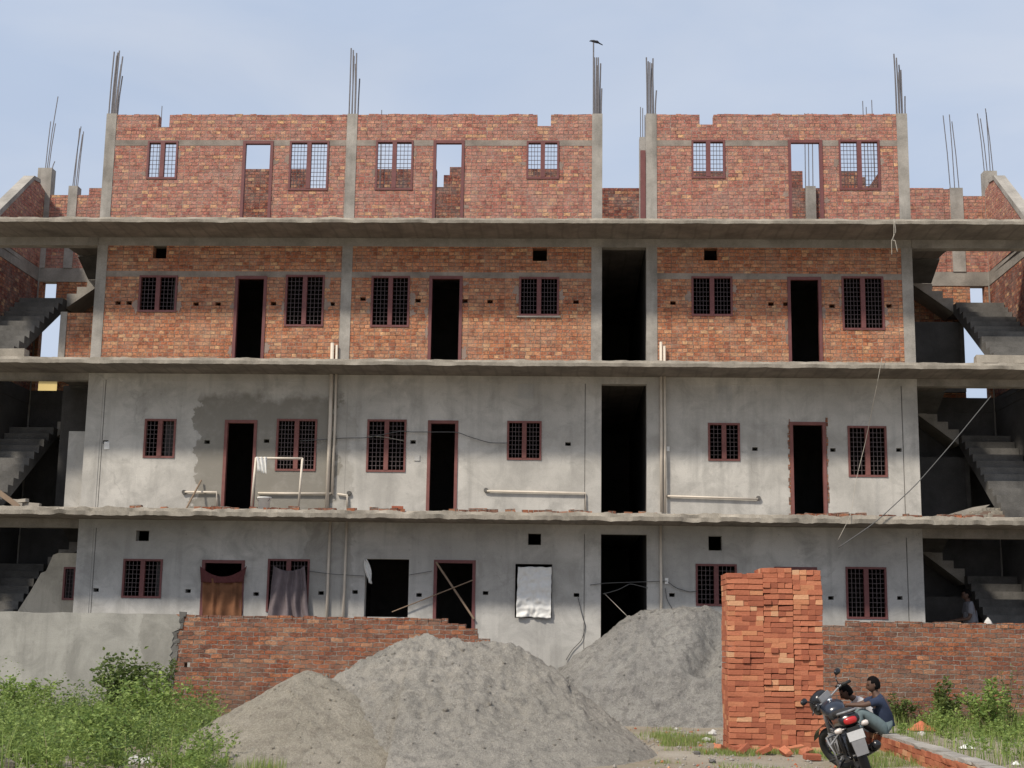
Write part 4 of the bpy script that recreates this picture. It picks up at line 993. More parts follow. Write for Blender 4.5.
# planks, bricks and rubble at the left end of the first ledge
b = MB(); a = U(0, 493, -0.95); c = U(19, 507, -0.95)
d = Vector((c[0] - a[0], 0, c[1] - a[1])); ln = d.length
b.box(-0.05, 0.05, -0.03, 0.03, -0.5, ln, mtx=Matrix.Translation((a[0], -0.95, a[1])) @ Matrix.Rotation(math.atan2(d.x, d.z), 4, 'Y'))
tag(b.build('plank', 'wood'), 'pale plank lying aslant at the far left of the first floor ledge', 'plank')
for i, (px, py, w) in enumerate([(18, 503, 'lowest, nearest the slanting plank'), (26, 504, 'in the middle of the small rubble row'), (35, 505, 'alone, farthest from the plank'), (14, 497, 'on top of the small rubble row'), (23, 498.5, 'second on top of the rubble row')]):
    x, z = U(px, py, -0.9); o = put_brick(random.choice(meshS), (x, -0.9 + 0.05 * (i % 2), FL[1] + 0.045 + (0.08 if i > 2 else 0)), (0, ru(-.1, .1), ru(-.4, .4)), 'dusty grey brick on the first floor ledge, ' + w, 'rubble bricks on the left ledge'); o.data = o.data.copy(); o.data.materials[0] = M['edge']
k = 0
for row in range(3):
    for i in range(7 - row):
        px = 972 + i * 8.4 + row * 6; x = U(px, 510, -0.75)[0]
        o = put_brick(random.choice(meshS), (x, -0.75 + 0.13 * row, FL[1] + 0.04 + row * 0.08), (0, 0, ru(-.1, .1)), f'dusty brick in the {("lowest", "middle", "top")[row]} row on the right ledge, {ORD[i + 1]} from left', 'brick pile on the right ledge'); o.data = o.data.copy(); o.data.materials[0] = M['sand_beige'] if R() < .5 else M['brick_yard']
b = MB(); a = U(955, 511, -0.9); c = U(985, 499, -0.3); b.prism([(a[0] - 0.3, FL[1] + 0.01), (a[0] + 0.35, FL[1] + 0.01), (a[0] + 0.8, FL[1] + 0.30), (a[0] + 0.45, FL[1] + 0.24)], -0.55, 0.1)
tag(b.build('rubble_mound', 'edge', fix=True), 'small pale mortar mound at the left end of the right ledge brick pile', 'mound')
x, z = U(397, 507, -1.1); o = put_brick(meshS[0], (x, -1.02, FL[1] + 0.055), (0, 0, 0.1), 'single red brick on the first floor ledge below the double window', None)
# bird on the tallest bar
bx_, bz = U(595, 42.5, 0.03)
bd = thing('bird', 'small dark bird perched on top of a rebar above the roof', 'bird', (bx_, 0.03, bz))
b = MB(); b.tube([(-0.13, 0, 0.03), (-0.09, 0, 0.04), (-0.03, 0, 0.03), (0.04, 0, 0.01), (0.08, 0, -0.01), (0.17, 0, -0.06)], [0.004, 0.02, 0.032, 0.03, 0.018, 0.01], 8); b.build('bird_body', 'bird', bd, smooth=True)
b = MB(); b.tube([(-0.01, -0.03, 0.03), (0.05, -0.04, 0.01), (0.11, -0.02, -0.03)], [0.01, 0.02, 0.005], 6); b.build('wing', 'bird', bd, smooth=True)
# small pale thing on the right yard wall
b = MB(); x, z = U(988, 620, YW + 0.1); b.lathe([(0.10, -0.09), (0.06, 0.0), (0.005, 0.07)], (x, YW + 0.1, 2.02), 6); tag(b.build('cement_lump', 'stone'), 'pale pointed lump of cement on top of the right yard wall', 'lump')
# yellow house far behind, glimpsed through the left stair bay
yh = thing('yellow_house', 'plain yellow house far behind, glimpsed through the left stair bay', 'house', (-19, 20, 0))
b = MB(); b.wall(-7, 6, 0, 10.6, 0, 0.25, [(-5, 7.2, -3.8, 8.4), (-1.5, 7.2, -0.3, 8.4)]); b.box(-7, -6.75, 0.26, 8, 0, 10.6); b.box(5.75, 6, 0.26, 8, 0, 10.6); b.wall(-7, 6, 0, 10.6, 8, 8.25); b.build('house_wall', 'yellow', yh)
bx('roof', 'concrete', yh, (-7.2, 6.2, -0.2, 8.45, 10.6, 10.75))
for xw in (-5, -1.5): frame_bars((xw, 7.2, xw + 1.2, 8.4), 0.07, 0.05, 0.15, True, 0.08).build('window', 'wood', yh)

# ------------------------------------------------------------------ stones and litter in the yard
def stone(px, py, s, label, mat='stone', cat='stone', name='stone'):
    x, y = G(px, py, 0.05); bm = bmesh.new(); bmesh.ops.create_icosphere(bm, subdivisions=2, radius=s)
    k = R() * 50
    for v in bm.verts: v.co *= 1 + 0.35 * noise.noise(v.co * (1.3 / s) + Vector((k, 0, 0))); v.co.z *= 0.65
    me = bpy.data.meshes.new(name); bm.to_mesh(me); bm.free(); me.materials.append(M[mat])
    o = bpy.data.objects.new(name, me); C.objects.link(o); o.location = (x, y, gz(x, y) + s * 0.4); return tag(o, label, cat)
stone(712, 733, 0.07, 'pale stone in the grass left of the brick stack, upper of two'); stone(707, 739, 0.08, 'pale stone in the grass left of the brick stack, lower of two')
stone(713.5, 730, 0.05, 'small white stone tucked against the left foot of the stack'); stone(134, 761, 0.10, 'grey stone among the weeds, left of two together'); stone(146, 762, 0.09, 'grey stone among the weeds, right of two together')
stone(4, 764, 0.14, 'pinkish rubble lump at the left edge of the weeds', 'sand_beige'); stone(697, 752, 0.05, 'small dark clod on the pale track', 'dark_concrete'); stone(712, 759, 0.05, 'flat dark clod on the track before the stack', 'dark_concrete')
stone(922, 738, 0.07, 'whitish stone behind the kerb, nearer the kerb end'); stone(925, 731, 0.06, 'whitish stone behind the kerb below the orange rag'); stone(676, 727, 0.04, 'small white chip on the dirt before the rear heap')
def scrap(px, py, w, h, label, mat, name, cat):
    x, y = G(px, py, 0.15); z = gz(x, y)
    return cloth(name, label, cat, mat, lambda u, v: (x + (u - .5) * w, y + (v - .5) * w * 0.7, z + 0.02 + h * max(0.0, 0.5 + 0.3 * noise.noise(Vector((u * 5, v * 5, px)))) * min(1, 3 * u, 3 * v, 3 - 3 * u, 3 - 3 * v)), 14, 12)
scrap(922, 729, 0.46, 0.24, 'crumpled orange rag lying against the foot of the yard wall', 'orange_rag', 'rag', 'rag')
scrap(967, 745, 0.22, 0.10, 'crumpled white paper in the grass behind the kerb', 'white', 'paper_scrap', 'paper')
scrap(1016, 763, 0.10, 0.07, 'small white paper in the grass at the right edge', 'white', 'paper_scrap', 'paper')
x, y = G(716, 711, 0.1); b = MB(); b.tube([(x - 0.12, y, 0.28), (x - 0.05, y, 0.22), (x + 0.28, y + 0.05, 0.20)], 0.018, 8); tag(b.build('pipe_offcut', 'pvc', smooth=True), 'short bent white pipe offcut between rear heap and brick stack', 'pipe')

# ------------------------------------------------------------------ plants
def leaf(b, p, d, l, w, m=0):
    d = d.normalized(); s = d.cross(Vector((ru(-1, 1), ru(-1, 1), ru(-1, 1)))).normalized(); n = d.cross(s)
    i = len(b.v); mid = p + d * l * 0.5 + n * l * 0.08
    b.v += [tuple(p), tuple(mid + s * w), tuple(p + d * l - n * l * 0.06), tuple(mid - s * w)]
    b.f.append((i, i + 1, i + 2, i + 3)); b.mi.append(m)
def blade(b, p, h, lean_, w, m=0):
    a = ru(0, 2 * pi); d = Vector((cos(a), sin(a), 0)); s = Vector((-sin(a), cos(a), 0)) * w
    m1 = p + Vector((0, 0, h * 0.55)) + d * lean_ * 0.35; t = p + Vector((0, 0, h)) + d * lean_
    i = len(b.v); b.v += [tuple(p - s), tuple(p + s), tuple(m1 + s * 0.7), tuple(m1 - s * 0.7), tuple(t)]
    b.f += [(i, i + 1, i + 2, i + 3), (i + 3, i + 2, i + 4)]; b.mi += [m, m]
def weed(b, p, h, n, spread, ls, m=0):
    """a feathery upright weed: leaves set round a few thin shoots"""
    for _ in range(max(1, n // 14)):
        a = ru(0, 2 * pi); tip = p + Vector((cos(a) * spread * R(), sin(a) * spread * R(), h * ru(0.65, 1.05)))
        for k in range(14):
            t = (k + R()) / 14; t = t ** 0.7
            q = p.lerp(tip, t) + Vector((ru(-1, 1), ru(-1, 1), ru(-.6, .6))) * spread * 0.16
            aa = ru(0, 2 * pi); leaf(b, q, Vector((cos(aa), sin(aa), ru(-0.3, 0.9))), ls * ru(0.6, 1.25) * (1.15 - 0.5 * t), ls * ru(0.13, 0.25), m)
def inpoly(px, py, poly):
    c = False; j = len(poly) - 1
    for i in range(len(poly)):
        (xi, yi), (xj, yj) = poly[i], poly[j]
        if (yi > py) != (yj > py) and px < (xj - xi) * (py - yi) / (yj - yi) + xi: c = not c
        j = i
    return c
# dense weeds over the left of the yard: ground outline in metres
WL = [(-16, -2.95), (-7.0, -2.95), (-6.3, -4.0), (-5.7, -6.0), (-5.0, -8.0), (-4.4, -10.0), (-3.9, -13.0), (-14, -13.0)]
b = MB(); cnt = 0
while cnt < 1250:
    x, y = ru(-13, -3.8), ru(-13, -2.97)
    if not inpoly(x, y, WL): continue
    if noise.noise(Vector((x * 1.0, y * 1.0, 90))) < ru(-0.6, -0.05) and y < -4: continue
    dens = noise.noise(Vector((x * 0.9, y * 0.9, 20))) + 0.6 * noise.noise(Vector((x * 2.3, y * 2.3, 24)))
    edge = min(1, max(0, (-4.4 - x + (y + 3) * -0.05) / 1.2))
    h = ru(0.22, 0.55) * max(0.3, 1 + 1.0 * dens) * (0.55 + 0.45 * edge)
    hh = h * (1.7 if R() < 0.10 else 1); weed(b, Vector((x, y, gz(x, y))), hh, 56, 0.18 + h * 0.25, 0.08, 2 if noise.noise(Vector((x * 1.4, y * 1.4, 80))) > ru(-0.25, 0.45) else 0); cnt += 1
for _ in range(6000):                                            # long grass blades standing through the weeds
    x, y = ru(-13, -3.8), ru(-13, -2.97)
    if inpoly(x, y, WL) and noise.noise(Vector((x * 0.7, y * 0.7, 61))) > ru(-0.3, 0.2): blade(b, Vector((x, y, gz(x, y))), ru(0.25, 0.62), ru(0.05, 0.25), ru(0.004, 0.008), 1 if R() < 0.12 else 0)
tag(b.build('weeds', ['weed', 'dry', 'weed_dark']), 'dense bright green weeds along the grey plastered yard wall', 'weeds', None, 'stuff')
# taller single plants
def plant(name, label, cat, px, py, h, w, n, ls, mat, nst=7, group=None, thin=False):
    x, y = G(px, py); p = thing(name, label, cat, (x, y, gz(x, y)), group=group)
    st, fo = MB(), MB()
    for s in range(nst):
        a = ru(0, 2 * pi); rr = w * math.sqrt(R()); tip = Vector((cos(a) * rr, sin(a) * rr, h * (1.05 - 0.35 * rr / w) * ru(0.75, 1.05)))
        mid = Vector((tip.x * 0.35, tip.y * 0.35, tip.z * 0.5)); st.tube([(0, 0, -0.03), tuple(mid), tuple(tip)], [0.012, 0.009, 0.004], 5)
        for k in range(n // nst):
            t = 0.25 + 0.75 * R() ** 0.7
            q = (mid * (t * 2) if t < 0.5 else mid.lerp(tip, t * 2 - 1)) + Vector((ru(-1, 1), ru(-1, 1), ru(-1, 1))) * (0.03 if thin else w * 0.16)
            aa = ru(0, 2 * pi); leaf(fo, q, Vector((cos(aa), sin(aa), ru(-0.2, 0.8))), ls * ru(0.6, 1.2), ls * ru(0.18, 0.3))
    st.build('stem', 'stem', p); fo.build('foliage', mat, p); return p
gp = 'taller plants at the yard walls'
plant('leafy_bush', 'tallest dark green bush rising in front of the plastered wall', 'bush', 120, 727, 1.25, 0.75, 1700, 0.105, 'bush', 20, gp)
plant('leafy_bush', 'lower rounded bush crowding the right side of the tallest dark bush', 'bush', 150, 735, 0.95, 0.75, 1300, 0.10, 'weed', 16, gp)
plant('leafy_bush', 'thin dark leafy shoot leaning over the weeds at the plaster edge', 'bush', 160, 722, 1.3, 0.32, 330, 0.095, 'bush', 5, gp)
plant('leafy_bush', 'pale feathery plant at the far left edge of the weeds', 'bush', 18, 722, 0.85, 0.75, 1000, 0.10, 'weed', 14, gp)
plant('leafy_bush', 'leafy clump at the foot of the beige sand heap', 'bush', 214, 756, 0.50, 0.45, 600, 0.08, 'bush', 12, gp)
plant('leafy_bush', 'bright weed clump in front of the bush, lowest in the photo', 'bush', 100, 762, 0.70, 0.6, 1000, 0.09, 'weed', 14, gp)
plant('upright_plant', 'broad dark leaved plant against the brick yard wall behind the kerb', 'plant', 945, 735, 0.80, 0.32, 520, 0.11, 'bush', 8, gp)
plant('upright_plant', 'dry topped thin plant beside the dark leaved one at the wall', 'plant', 936, 733, 0.80, 0.14, 90, 0.07, 'dry', 4, gp)
plant('upright_plant', 'tall sparse brown stemmed plant against the wall at the right edge', 'plant', 1010, 740, 1.25, 0.32, 130, 0.07, 'bush', 4, gp, True)
plant('upright_plant', 'tallish pale weed left of the brown stemmed plant', 'plant', 990, 742, 0.95, 0.5, 700, 0.10, 'weed', 10, gp)
plant('upright_plant', 'low dark plant just behind the seated people', 'plant', 903, 733, 0.55, 0.4, 500, 0.08, 'bush', 7, gp)
plant('upright_plant', 'thin pale plant against the wall above the low dark plant', 'plant', 902, 728, 0.62, 0.16, 90, 0.06, 'weed', 4, gp, True)
# grass behind the kerb and thin tufts on the track
b = MB(); cnt = 0
while cnt < 9500:
    x, y = ru(4.95, 10.5), ru(-13.5, -2.95)
    d = noise.noise(Vector((x * 0.9, y * 0.9, 33))) + (x - 6.2) * 0.28
    if d < ru(-0.4, 0.5): continue
    h = ru(0.10, 0.32) * (1 + 0.5 * max(0, min(1.2, d))); blade(b, Vector((x, y, gz(x, y) - 0.01)), h, ru(0, 0.5) * h, ru(0.003, 0.007), 1 if R() < 0.10 else 0); cnt += 1
for _ in range(1000):
    x, y = ru(5.6, 10.0), ru(-13, -3.0)
    if noise.noise(Vector((x * 0.7, y * 0.7, 40))) + (x - 6.8) * 0.3 > ru(-0.3, 0.6): weed(b, Vector((x, y, gz(x, y))), ru(0.18, 0.5), 42, 0.2, 0.09)
tag(b.build('grass', ['weed', 'dry']), 'rough green grass and weeds between the kerb and the brick yard wall', 'grass', None, 'stuff')
b = MB()
def tufts(n, x0, x1, y0, y1, thr, hmax):
    for _ in range(n):
        x, y = ru(x0, x1), ru(y0, y1)
        if noise.noise(Vector((x * 1.1, y * 1.1, 55))) < thr: continue
        for k in range(9): blade(b, Vector((x + random.gauss(0, .05), y + random.gauss(0, .05), gz(x, y) - 0.01)), ru(0.04, hmax), ru(0, 0.06), 0.004, 1 if R() < 0.2 else 0)
tufts(500, 1.9, 4.68, -8.7, -8.05, -0.25, 0.11); tufts(420, 1.45, 2.35, -8.2, -4.6, -0.1, 0.14); tufts(260, 1.2, 4.6, -12.0, -9.8, 0.08, 0.08); tufts(420, 3.6, 4.68, -12.5, -8.2, -0.1, 0.16); tufts(300, 0.6, 4.5, -6.5, -3.2, 0.15, 0.12)
tufts(200, -4.6, -3.4, -12.5, -10.8, -0.2, 0.2)
tag(b.build('grass', ['weed', 'dry']), 'thin trodden grass tufts round the brick stack and the dirt track', 'grass', None, 'stuff')
# ------------------------------------------------------------------ people
def skin(joints, edges, root, sub=2):
    names = list(joints); me = bpy.data.meshes.new('skin'); me.from_pydata([joints[n][0] for n in names], [(names.index(a), names.index(c)) for a, c in edges], [])
    o = bpy.data.objects.new('skin', me); C.objects.link(o); o.modifiers.new('s', 'SKIN').use_smooth_shade = True
    md = o.modifiers.new('u', 'SUBSURF'); md.levels = md.render_levels = sub
    for i, n in enumerate(names):
        r = joints[n][1]; me.skin_vertices[0].data[i].radius = (r, r) if not isinstance(r, tuple) else r
        me.skin_vertices[0].data[i].use_root = (n == root)
    dg = bpy.context.evaluated_depsgraph_get(); dg.update()
    res = bpy.data.meshes.new_from_object(o.evaluated_get(dg)); bpy.data.objects.remove(o); return res
def head_mesh(bm, c, fwd, up, mats_off=0):
    """a head 0.23 m tall: brow, nose, chin, ears, eyes"""
    fwd = Vector(fwd).normalized(); rt = fwd.cross(Vector(up)).normalized(); up = rt.cross(fwd)
    T = Matrix((( rt.x, fwd.x, up.x, c[0]), (rt.y, fwd.y, up.y, c[1]), (rt.z, fwd.z, up.z, c[2]), (0, 0, 0, 1)))
    r = bmesh.ops.create_uvsphere(bm, u_segments=24, v_segments=18, radius=1.0)
    for v in r['verts']:
        x, y, z = v.co
        s = 1.0 - 0.28 * max(0, -z) ** 1.5                      # jaw narrows
        px, py, pz = x * 0.076 * s, y * 0.097 * (1 - 0.12 * max(0, -z)) + (0.008 if y > 0 and z < -0.3 else 0), z * 0.118
        if y > 0.8 and abs(x) < 0.22 and -0.35 < z < 0.05: py += 0.022 * (1 - abs(x) / 0.22) * (0.4 + max(0, -z) * 2)      # nose
        if y > 0.7 and abs(z - 0.03) < 0.12 and 0.2 < abs(x) < 0.55: py -= 0.008                                           # eye sockets
        if y > 0.75 and abs(z + 0.52) < 0.08 and abs(x) < 0.35: py += 0.006                                                # mouth
        v.co = T @ Vector((px, py, pz))
    for s in (-1, 1):
        e = bmesh.ops.create_uvsphere(bm, u_segments=8, v_segments=6, radius=1.0)
        for v in e['verts']: v.co = T @ Vector((s * 0.076 + v.co.x * 0.010, -0.005 + v.co.y * 0.02, -0.005 + v.co.z * 0.032))
        e = bmesh.ops.create_uvsphere(bm, u_segments=8, v_segments=6, radius=0.011)
        for v in e['verts']: v.co = T @ (v.co + Vector((s * 0.031, 0.083, 0.008)))
        for f in {f for v in e['verts'] for f in v.link_faces}: f.material_index = 1
    return T
def person(label, loc, J, head, hfwd, hup, shirt, trou, hands):
    p = thing('person', label, 'person', loc)
    E = [('pelvis', 'waist'), ('waist', 'chest'), ('chest', 'neck'), ('neck', 'skull')]
    for s in 'LR': E += [('pelvis', 'hip' + s), ('hip' + s, 'knee' + s), ('knee' + s, 'ankle' + s), ('ankle' + s, 'toe' + s), ('chest', 'sho' + s), ('sho' + s, 'elb' + s), ('elb' + s, 'wri' + s)]
    rad = dict(pelvis=.13, waist=.12, chest=.135, neck=.055, skull=.05, hip=.088, knee=.058, ankle=.04, toe=.034, sho=.058, elb=.040, wri=.027, palm=.03)
    J = {k: Vector(v) for k, v in J.items()}; J['skull'] = Vector(head) - Vector(hup).normalized() * 0.05
    jj = {k: (tuple(v), rad[k.rstrip('LR')]) for k, v in J.items()}
    for s in 'LR':                                              # palm and five fingers of unequal length
        d = (J['wri' + s] - J['elb' + s]).normalized(); hd = Vector(hands[s]).normalized(); sd = d.cross(Vector((0, 0, 1))).normalized(); nrm = sd.cross(hd).normalized()
        w = J['wri' + s]; pc = w + hd * 0.05; jj['palm' + s] = (tuple(pc), .028); E.append(('wri' + s, 'palm' + s))
        for k, (o_, l) in enumerate(((-.03, .062), (-.01, .075), (.01, .07), (.028, .055))):
            a = pc + hd * 0.028 + sd * o_; m_ = a + hd * l * 0.5 - nrm * 0.008; t = m_ + hd * l * 0.42 - nrm * 0.03
            for q, nm in ((a, 'a'), (m_, 'b'), (t, 'c')): jj[f'f{k}{nm}{s}'] = (tuple(q), .0095)
            E += [('palm' + s, f'f{k}a{s}'), (f'f{k}a{s}', f'f{k}b{s}'), (f'f{k}b{s}', f'f{k}c{s}')]
        a = w + hd * 0.03 - sd * 0.035; t = a + hd * 0.045 - sd * 0.02
        jj['ta' + s] = (tuple(a), .011); jj['tb' + s] = (tuple(t), .0095); E += [('palm' + s, 'ta' + s), ('ta' + s, 'tb' + s)]
    me = skin(jj, E, 'pelvis'); bm = bmesh.new(); bm.from_mesh(me); head_mesh(bm, head, hfwd, hup); me2 = bpy.data.meshes.new('body'); bm.to_mesh(me2); bm.free()
    me2.materials.append(M['skin']); me2.materials.append(M['hair'])
    for q in me2.polygons: q.use_smooth = True
    o = bpy.data.objects.new('body', me2); C.objects.link(o); o.parent = p
    def garment(name, jr, ed, root, mat):
        m_ = skin({k: (tuple(J[k]) if isinstance(J.get(k), Vector) else k, r) for k, r in jr.items()}, ed, root); m_.materials.clear(); m_.materials.append(M[mat])
        for v in m_.vertices: v.co += v.normal * 0.006 * noise.noise(v.co * 14)
        for q in m_.polygons: q.use_smooth = True
        g = bpy.data.objects.new(name, m_); C.objects.link(g); g.parent = p
    J['slL'] = J['shoL'].lerp(J['elbL'], .75); J['slR'] = J['shoR'].lerp(J['elbR'], .75)
    garment('shirt', dict(pelvis=.155, waist=.15, chest=.165, neck=.07, shoL=.078, shoR=.078, slL=.06, slR=.06), [('pelvis', 'waist'), ('waist', 'chest'), ('chest', 'neck'), ('chest', 'shoL'), ('chest', 'shoR'), ('shoL', 'slL'), ('shoR', 'slR')], 'waist', shirt)
    J['cuL'] = J['kneeL'].lerp(J['ankleL'], .93); J['cuR'] = J['kneeR'].lerp(J['ankleR'], .93)
    garment('trousers', dict(waist=.135, pelvis=.152, hipL=.112, hipR=.112, kneeL=.079, kneeR=.079, cuL=.064, cuR=.064), [('waist', 'pelvis'), ('pelvis', 'hipL'), ('pelvis', 'hipR'), ('hipL', 'kneeL'), ('hipR', 'kneeR'), ('kneeL', 'cuL'), ('kneeR', 'cuR')], 'pelvis', trou)
    # hair: a cap with a short uneven fringe
    bm = bmesh.new(); T = head_mesh(bm, (0, 0, 0), (0, 1, 0), (0, 0, 1)); bm.clear(); bmesh.ops.create_uvsphere(bm, u_segments=24, v_segments=16, radius=1.0)
    for v in list(bm.verts):
        if v.co.z < -0.62 or (v.co.y > 0.55 and v.co.z < 0.42) or (v.co.y > 0.22 and v.co.z < 0.05): bm.verts.remove(v)
    for v in bm.verts: v.co = Vector((v.co.x * .086, v.co.y * .106 - .004, v.co.z * .128 + .004)) * (1 + 0.05 * noise.noise(v.co * 6))
    f = Vector(hfwd).normalized(); rt = f.cross(Vector(hup)).normalized(); u = rt.cross(f)
    T = Matrix(((rt.x, f.x, u.x, head[0]), (rt.y, f.y, u.y, head[1]), (rt.z, f.z, u.z, head[2]), (0, 0, 0, 1))); bm.transform(T)
    mh = bpy.data.meshes.new('hair'); bm.to_mesh(mh); bm.free(); mh.materials.append(M['hair'])
    for q in mh.polygons: q.use_smooth = True
    h = bpy.data.objects.new('hair', mh); C.objects.link(h); h.parent = p; h.modifiers.new('t', 'SOLIDIFY').thickness = 0.012
    b = MB()                                                     # sandals
    for s in 'LR':
        a, t = J['ankle' + s], J['toe' + s]; d = (t - a); d.z = 0; d.normalize(); sd = Vector((-d.y, d.x, 0)); z = min(a.z, t.z) - 0.032
        for q in ((a - d * 0.06, a + d * 0.19),):
            n = len(b.v); b.v += [tuple(Vector((k.x, k.y, zz)) + sd * w) for zz in (z - 0.02, z) for k in q for w in (-.045, .045)]
            for fc in ((0, 1, 3, 2), (4, 6, 7, 5), (0, 4, 5, 1), (2, 3, 7, 6), (0, 2, 6, 4), (1, 5, 7, 3)): b.f.append(tuple(n + k for k in fc)); b.mi.append(0)
    b.build('sandals', 'black', p, fix=True)
    return p
J1 = dict(pelvis=(0, 0, .12), waist=(-.005, 0, .30), chest=(-.085, 0, .45), neck=(-.135, 0, .59), hipL=(-.03, -.10, .09), hipR=(-.03, .10, .09), kneeL=(-.40, -.13, .36), kneeR=(-.41, .12, .35),
          ankleL=(-.47, -.13, -.17), ankleR=(-.48, .12, -.17), toeL=(-.60, -.14, -.215), toeR=(-.61, .13, -.215), shoL=(-.10, -.18, .52), shoR=(-.11, .18, .52), elbL=(-.36, -.20, .44), elbR=(-.37, .17, .43), wriL=(-.60, -.12, .44), wriR=(-.58, .10, .42))
person('person in a navy shirt and faded jeans sitting on the kerb, arms on raised knees', (4.78, -7.5, .255), J1, (-.175, 0, .735), (-1, -.05, -.12), (-.1, 0, 1), 'shirt_blue', 'jeans', dict(L=(-1, .3, -.1), R=(-1, -.3, -.2)))
J2 = dict(pelvis=(0, 0, .12), waist=(-.07, 0, .28), chest=(-.20, 0, .40), neck=(-.31, 0, .50), hipL=(-.03, -.10, .09), hipR=(-.03, .10, .09), kneeL=(-.42, -.14, .30), kneeR=(-.42, .13, .30),
          ankleL=(-.45, -.13, -.17), ankleR=(-.46, .12, -.17), toeL=(-.58, -.14, -.215), toeR=(-.59, .13, -.215), shoL=(-.23, -.18, .46), shoR=(-.24, .18, .46), elbL=(-.38, -.20, .24), elbR=(-.40, .20, .24), wriL=(-.58, -.08, .33), wriR=(-.58, .06, .33))
person('person in a white shirt bent forward beside the one in navy, behind the motorcycle', (4.76, -6.85, .25), J2, (-.44, 0, .60), (-.9, 0, -.55), (-.5, 0, 1), 'shirt_white', 'dark_trousers', dict(L=(-1, .5, .1), R=(-1, -.4, .1)))
px, _ = U(971, 600, 0.8)
J3 = dict(pelvis=(0, 0, .93), waist=(-.01, 0, 1.12), chest=(-.04, 0, 1.32), neck=(-.07, 0, 1.47), hipL=(0, -.1, .88), hipR=(0, .1, .88), kneeL=(-.03, -.11, .48), kneeR=(.03, .11, .48), ankleL=(0, -.11, .08), ankleR=(.08, .11, .08), toeL=(-.14, -.12, .04), toeR=(-.06, .12, .04),
          shoL=(-.05, -.18, 1.40), shoR=(-.05, .18, 1.40), elbL=(-.10, -.22, 1.12), elbR=(-.12, .2, 1.12), wriL=(-.32, -.12, 1.08), wriR=(-.33, .1, 1.08))
person('person in a grey shirt standing in the dim ground floor stair bay at the right', (px, 0.8, FL[0] + 0.012), J3, (-.09, 0, 1.61), (-1, -.1, -.15), (0, 0, 1), 'shirt_grey', 'dark_trousers', dict(L=(-1, .1, 0), R=(-1, -.1, 0)))

# ------------------------------------------------------------------ motorcycle
mo = thing('motorcycle', 'black motorcycle leaning on its side stand, seen from behind beside the brick stack', 'motorcycle', (3.59, -11.85, 0.005), (0, radians(-19), 0))
mo.rotation_mode = 'XYZ'
mo.rotation_euler = (Matrix.Rotation(radians(-1), 3, 'Z') @ Matrix.Rotation(radians(-19), 3, 'Y')).to_euler()
def loft(b, secs, n=16, e=2.4):
    i0 = len(b.v)
    for (y, cx, cz, rx, rz) in secs:
        for k in range(n):
            t = 2 * pi * k / n; c, s = cos(t), sin(t)
            b.v.append((cx + rx * math.copysign(abs(c) ** (2 / e), c), y, cz + rz * math.copysign(abs(s) ** (2 / e), s)))
    for j in range(len(secs) - 1):
        for k in range(n):
            a = i0 + j * n + k; c = i0 + j * n + (k + 1) % n; b.f.append((a, c, c + n, a + n)); b.mi.append(b.m)
    b.f.append(tuple(i0 + k for k in reversed(range(n)))); b.mi.append(b.m); b.f.append(tuple(i0 + (len(secs) - 1) * n + k for k in range(n))); b.mi.append(b.m)
def wheel(y, tr, w):
    t = MB(); rc = 0.31 - w; t.lathe([(rc + w * cos(a), w * 1.0 * sin(a)) for a in [2 * pi * k / 14 for k in range(15)]], (0, y, 0.31), 40, 'X')
    o = t.build('wheel', 'black', mo, smooth=True, fix=True)
    r = MB(); r.lathe([(rc - 0.02, -0.035), (rc + 0.0, -0.03), (rc, 0.03), (rc - 0.02, 0.035), (rc - 0.035, 0.02), (rc - 0.035, -0.02), (rc - 0.02, -0.035)], (0, y, 0.31), 36, 'X')
    for k in range(6):
        a = 2 * pi * k / 6; r.tube([(0, y + 0.03 * cos(a), 0.31 + 0.03 * sin(a)), (0, y + rc * 0.92 * cos(a), 0.31 + rc * 0.92 * sin(a))], 0.016, 6)
    r.lathe([(0.0, -0.07), (0.05, -0.07), (0.055, 0.0), (0.05, 0.07), (0.0, 0.07)], (0, y, 0.31), 16, 'X'); r.build('rim', 'blackpaint', o, fix=True)
wheel(0, 0.31, 0.06); wheel(1.30, 0.31, 0.048)
def part(name, mat, b, parent=None, smooth=True): return b.build(name, mat, parent or mo, smooth=smooth, fix=True)
b = MB()
for s in (-1, 1):
    b.tube([(s * .10, 0, .31), (s * .12, .45, .38)], .022, 8); b.tube([(s * .12, .05, .36), (s * .13, .16, .70)], .014, 8)
    b.lathe([(0.012, -.15), (.032, -.14), (.032, .12), (0.012, .13)], (s * .125, .11, .52), 10)
    b.tube([(s * .09, -.22, .70), (s * .12, .2, .68), (s * .1, .62, .72), (s * .05, .98, .95)], .018, 8); b.tube([(s * .12, .2, .68), (s * .13, .42, .36), (s * .1, .85, .34), (s * .05, 1.0, .88)], .018, 8)
part('frame', 'blackpaint', b)
b = MB(); b.box(-.13, .13, .42, .80, .25, .46); b.lathe([(.15, -.0), (.15, .12), (.12, .14)], (.0, .55, .36), 18, 'X'); b.lathe([(.15, 0), (.15, -.12), (.12, -.14)], (.0, .55, .36), 18, 'X')
for k in range(6): b.box(-.11, .11, .62, .84, .47 + k * .03, .485 + k * .03)
b.box(-.07, .07, .65, .80, .45, .68); part('engine', 'silver', b, smooth=False)
b = MB(); b.tube([(.05, .86, .55), (.10, .93, .40), (.13, .75, .22), (.17, .40, .25)], .022, 8); b.tube([(.17, .40, .25), (.20, .1, .33), (.215, -.22, .40)], [.03, .052, .058], 14)
b.tube([(.215, -.22, .40), (.217, -.25, .405)], [.045, .04], 12); ex = part('exhaust', 'blackpaint', b)
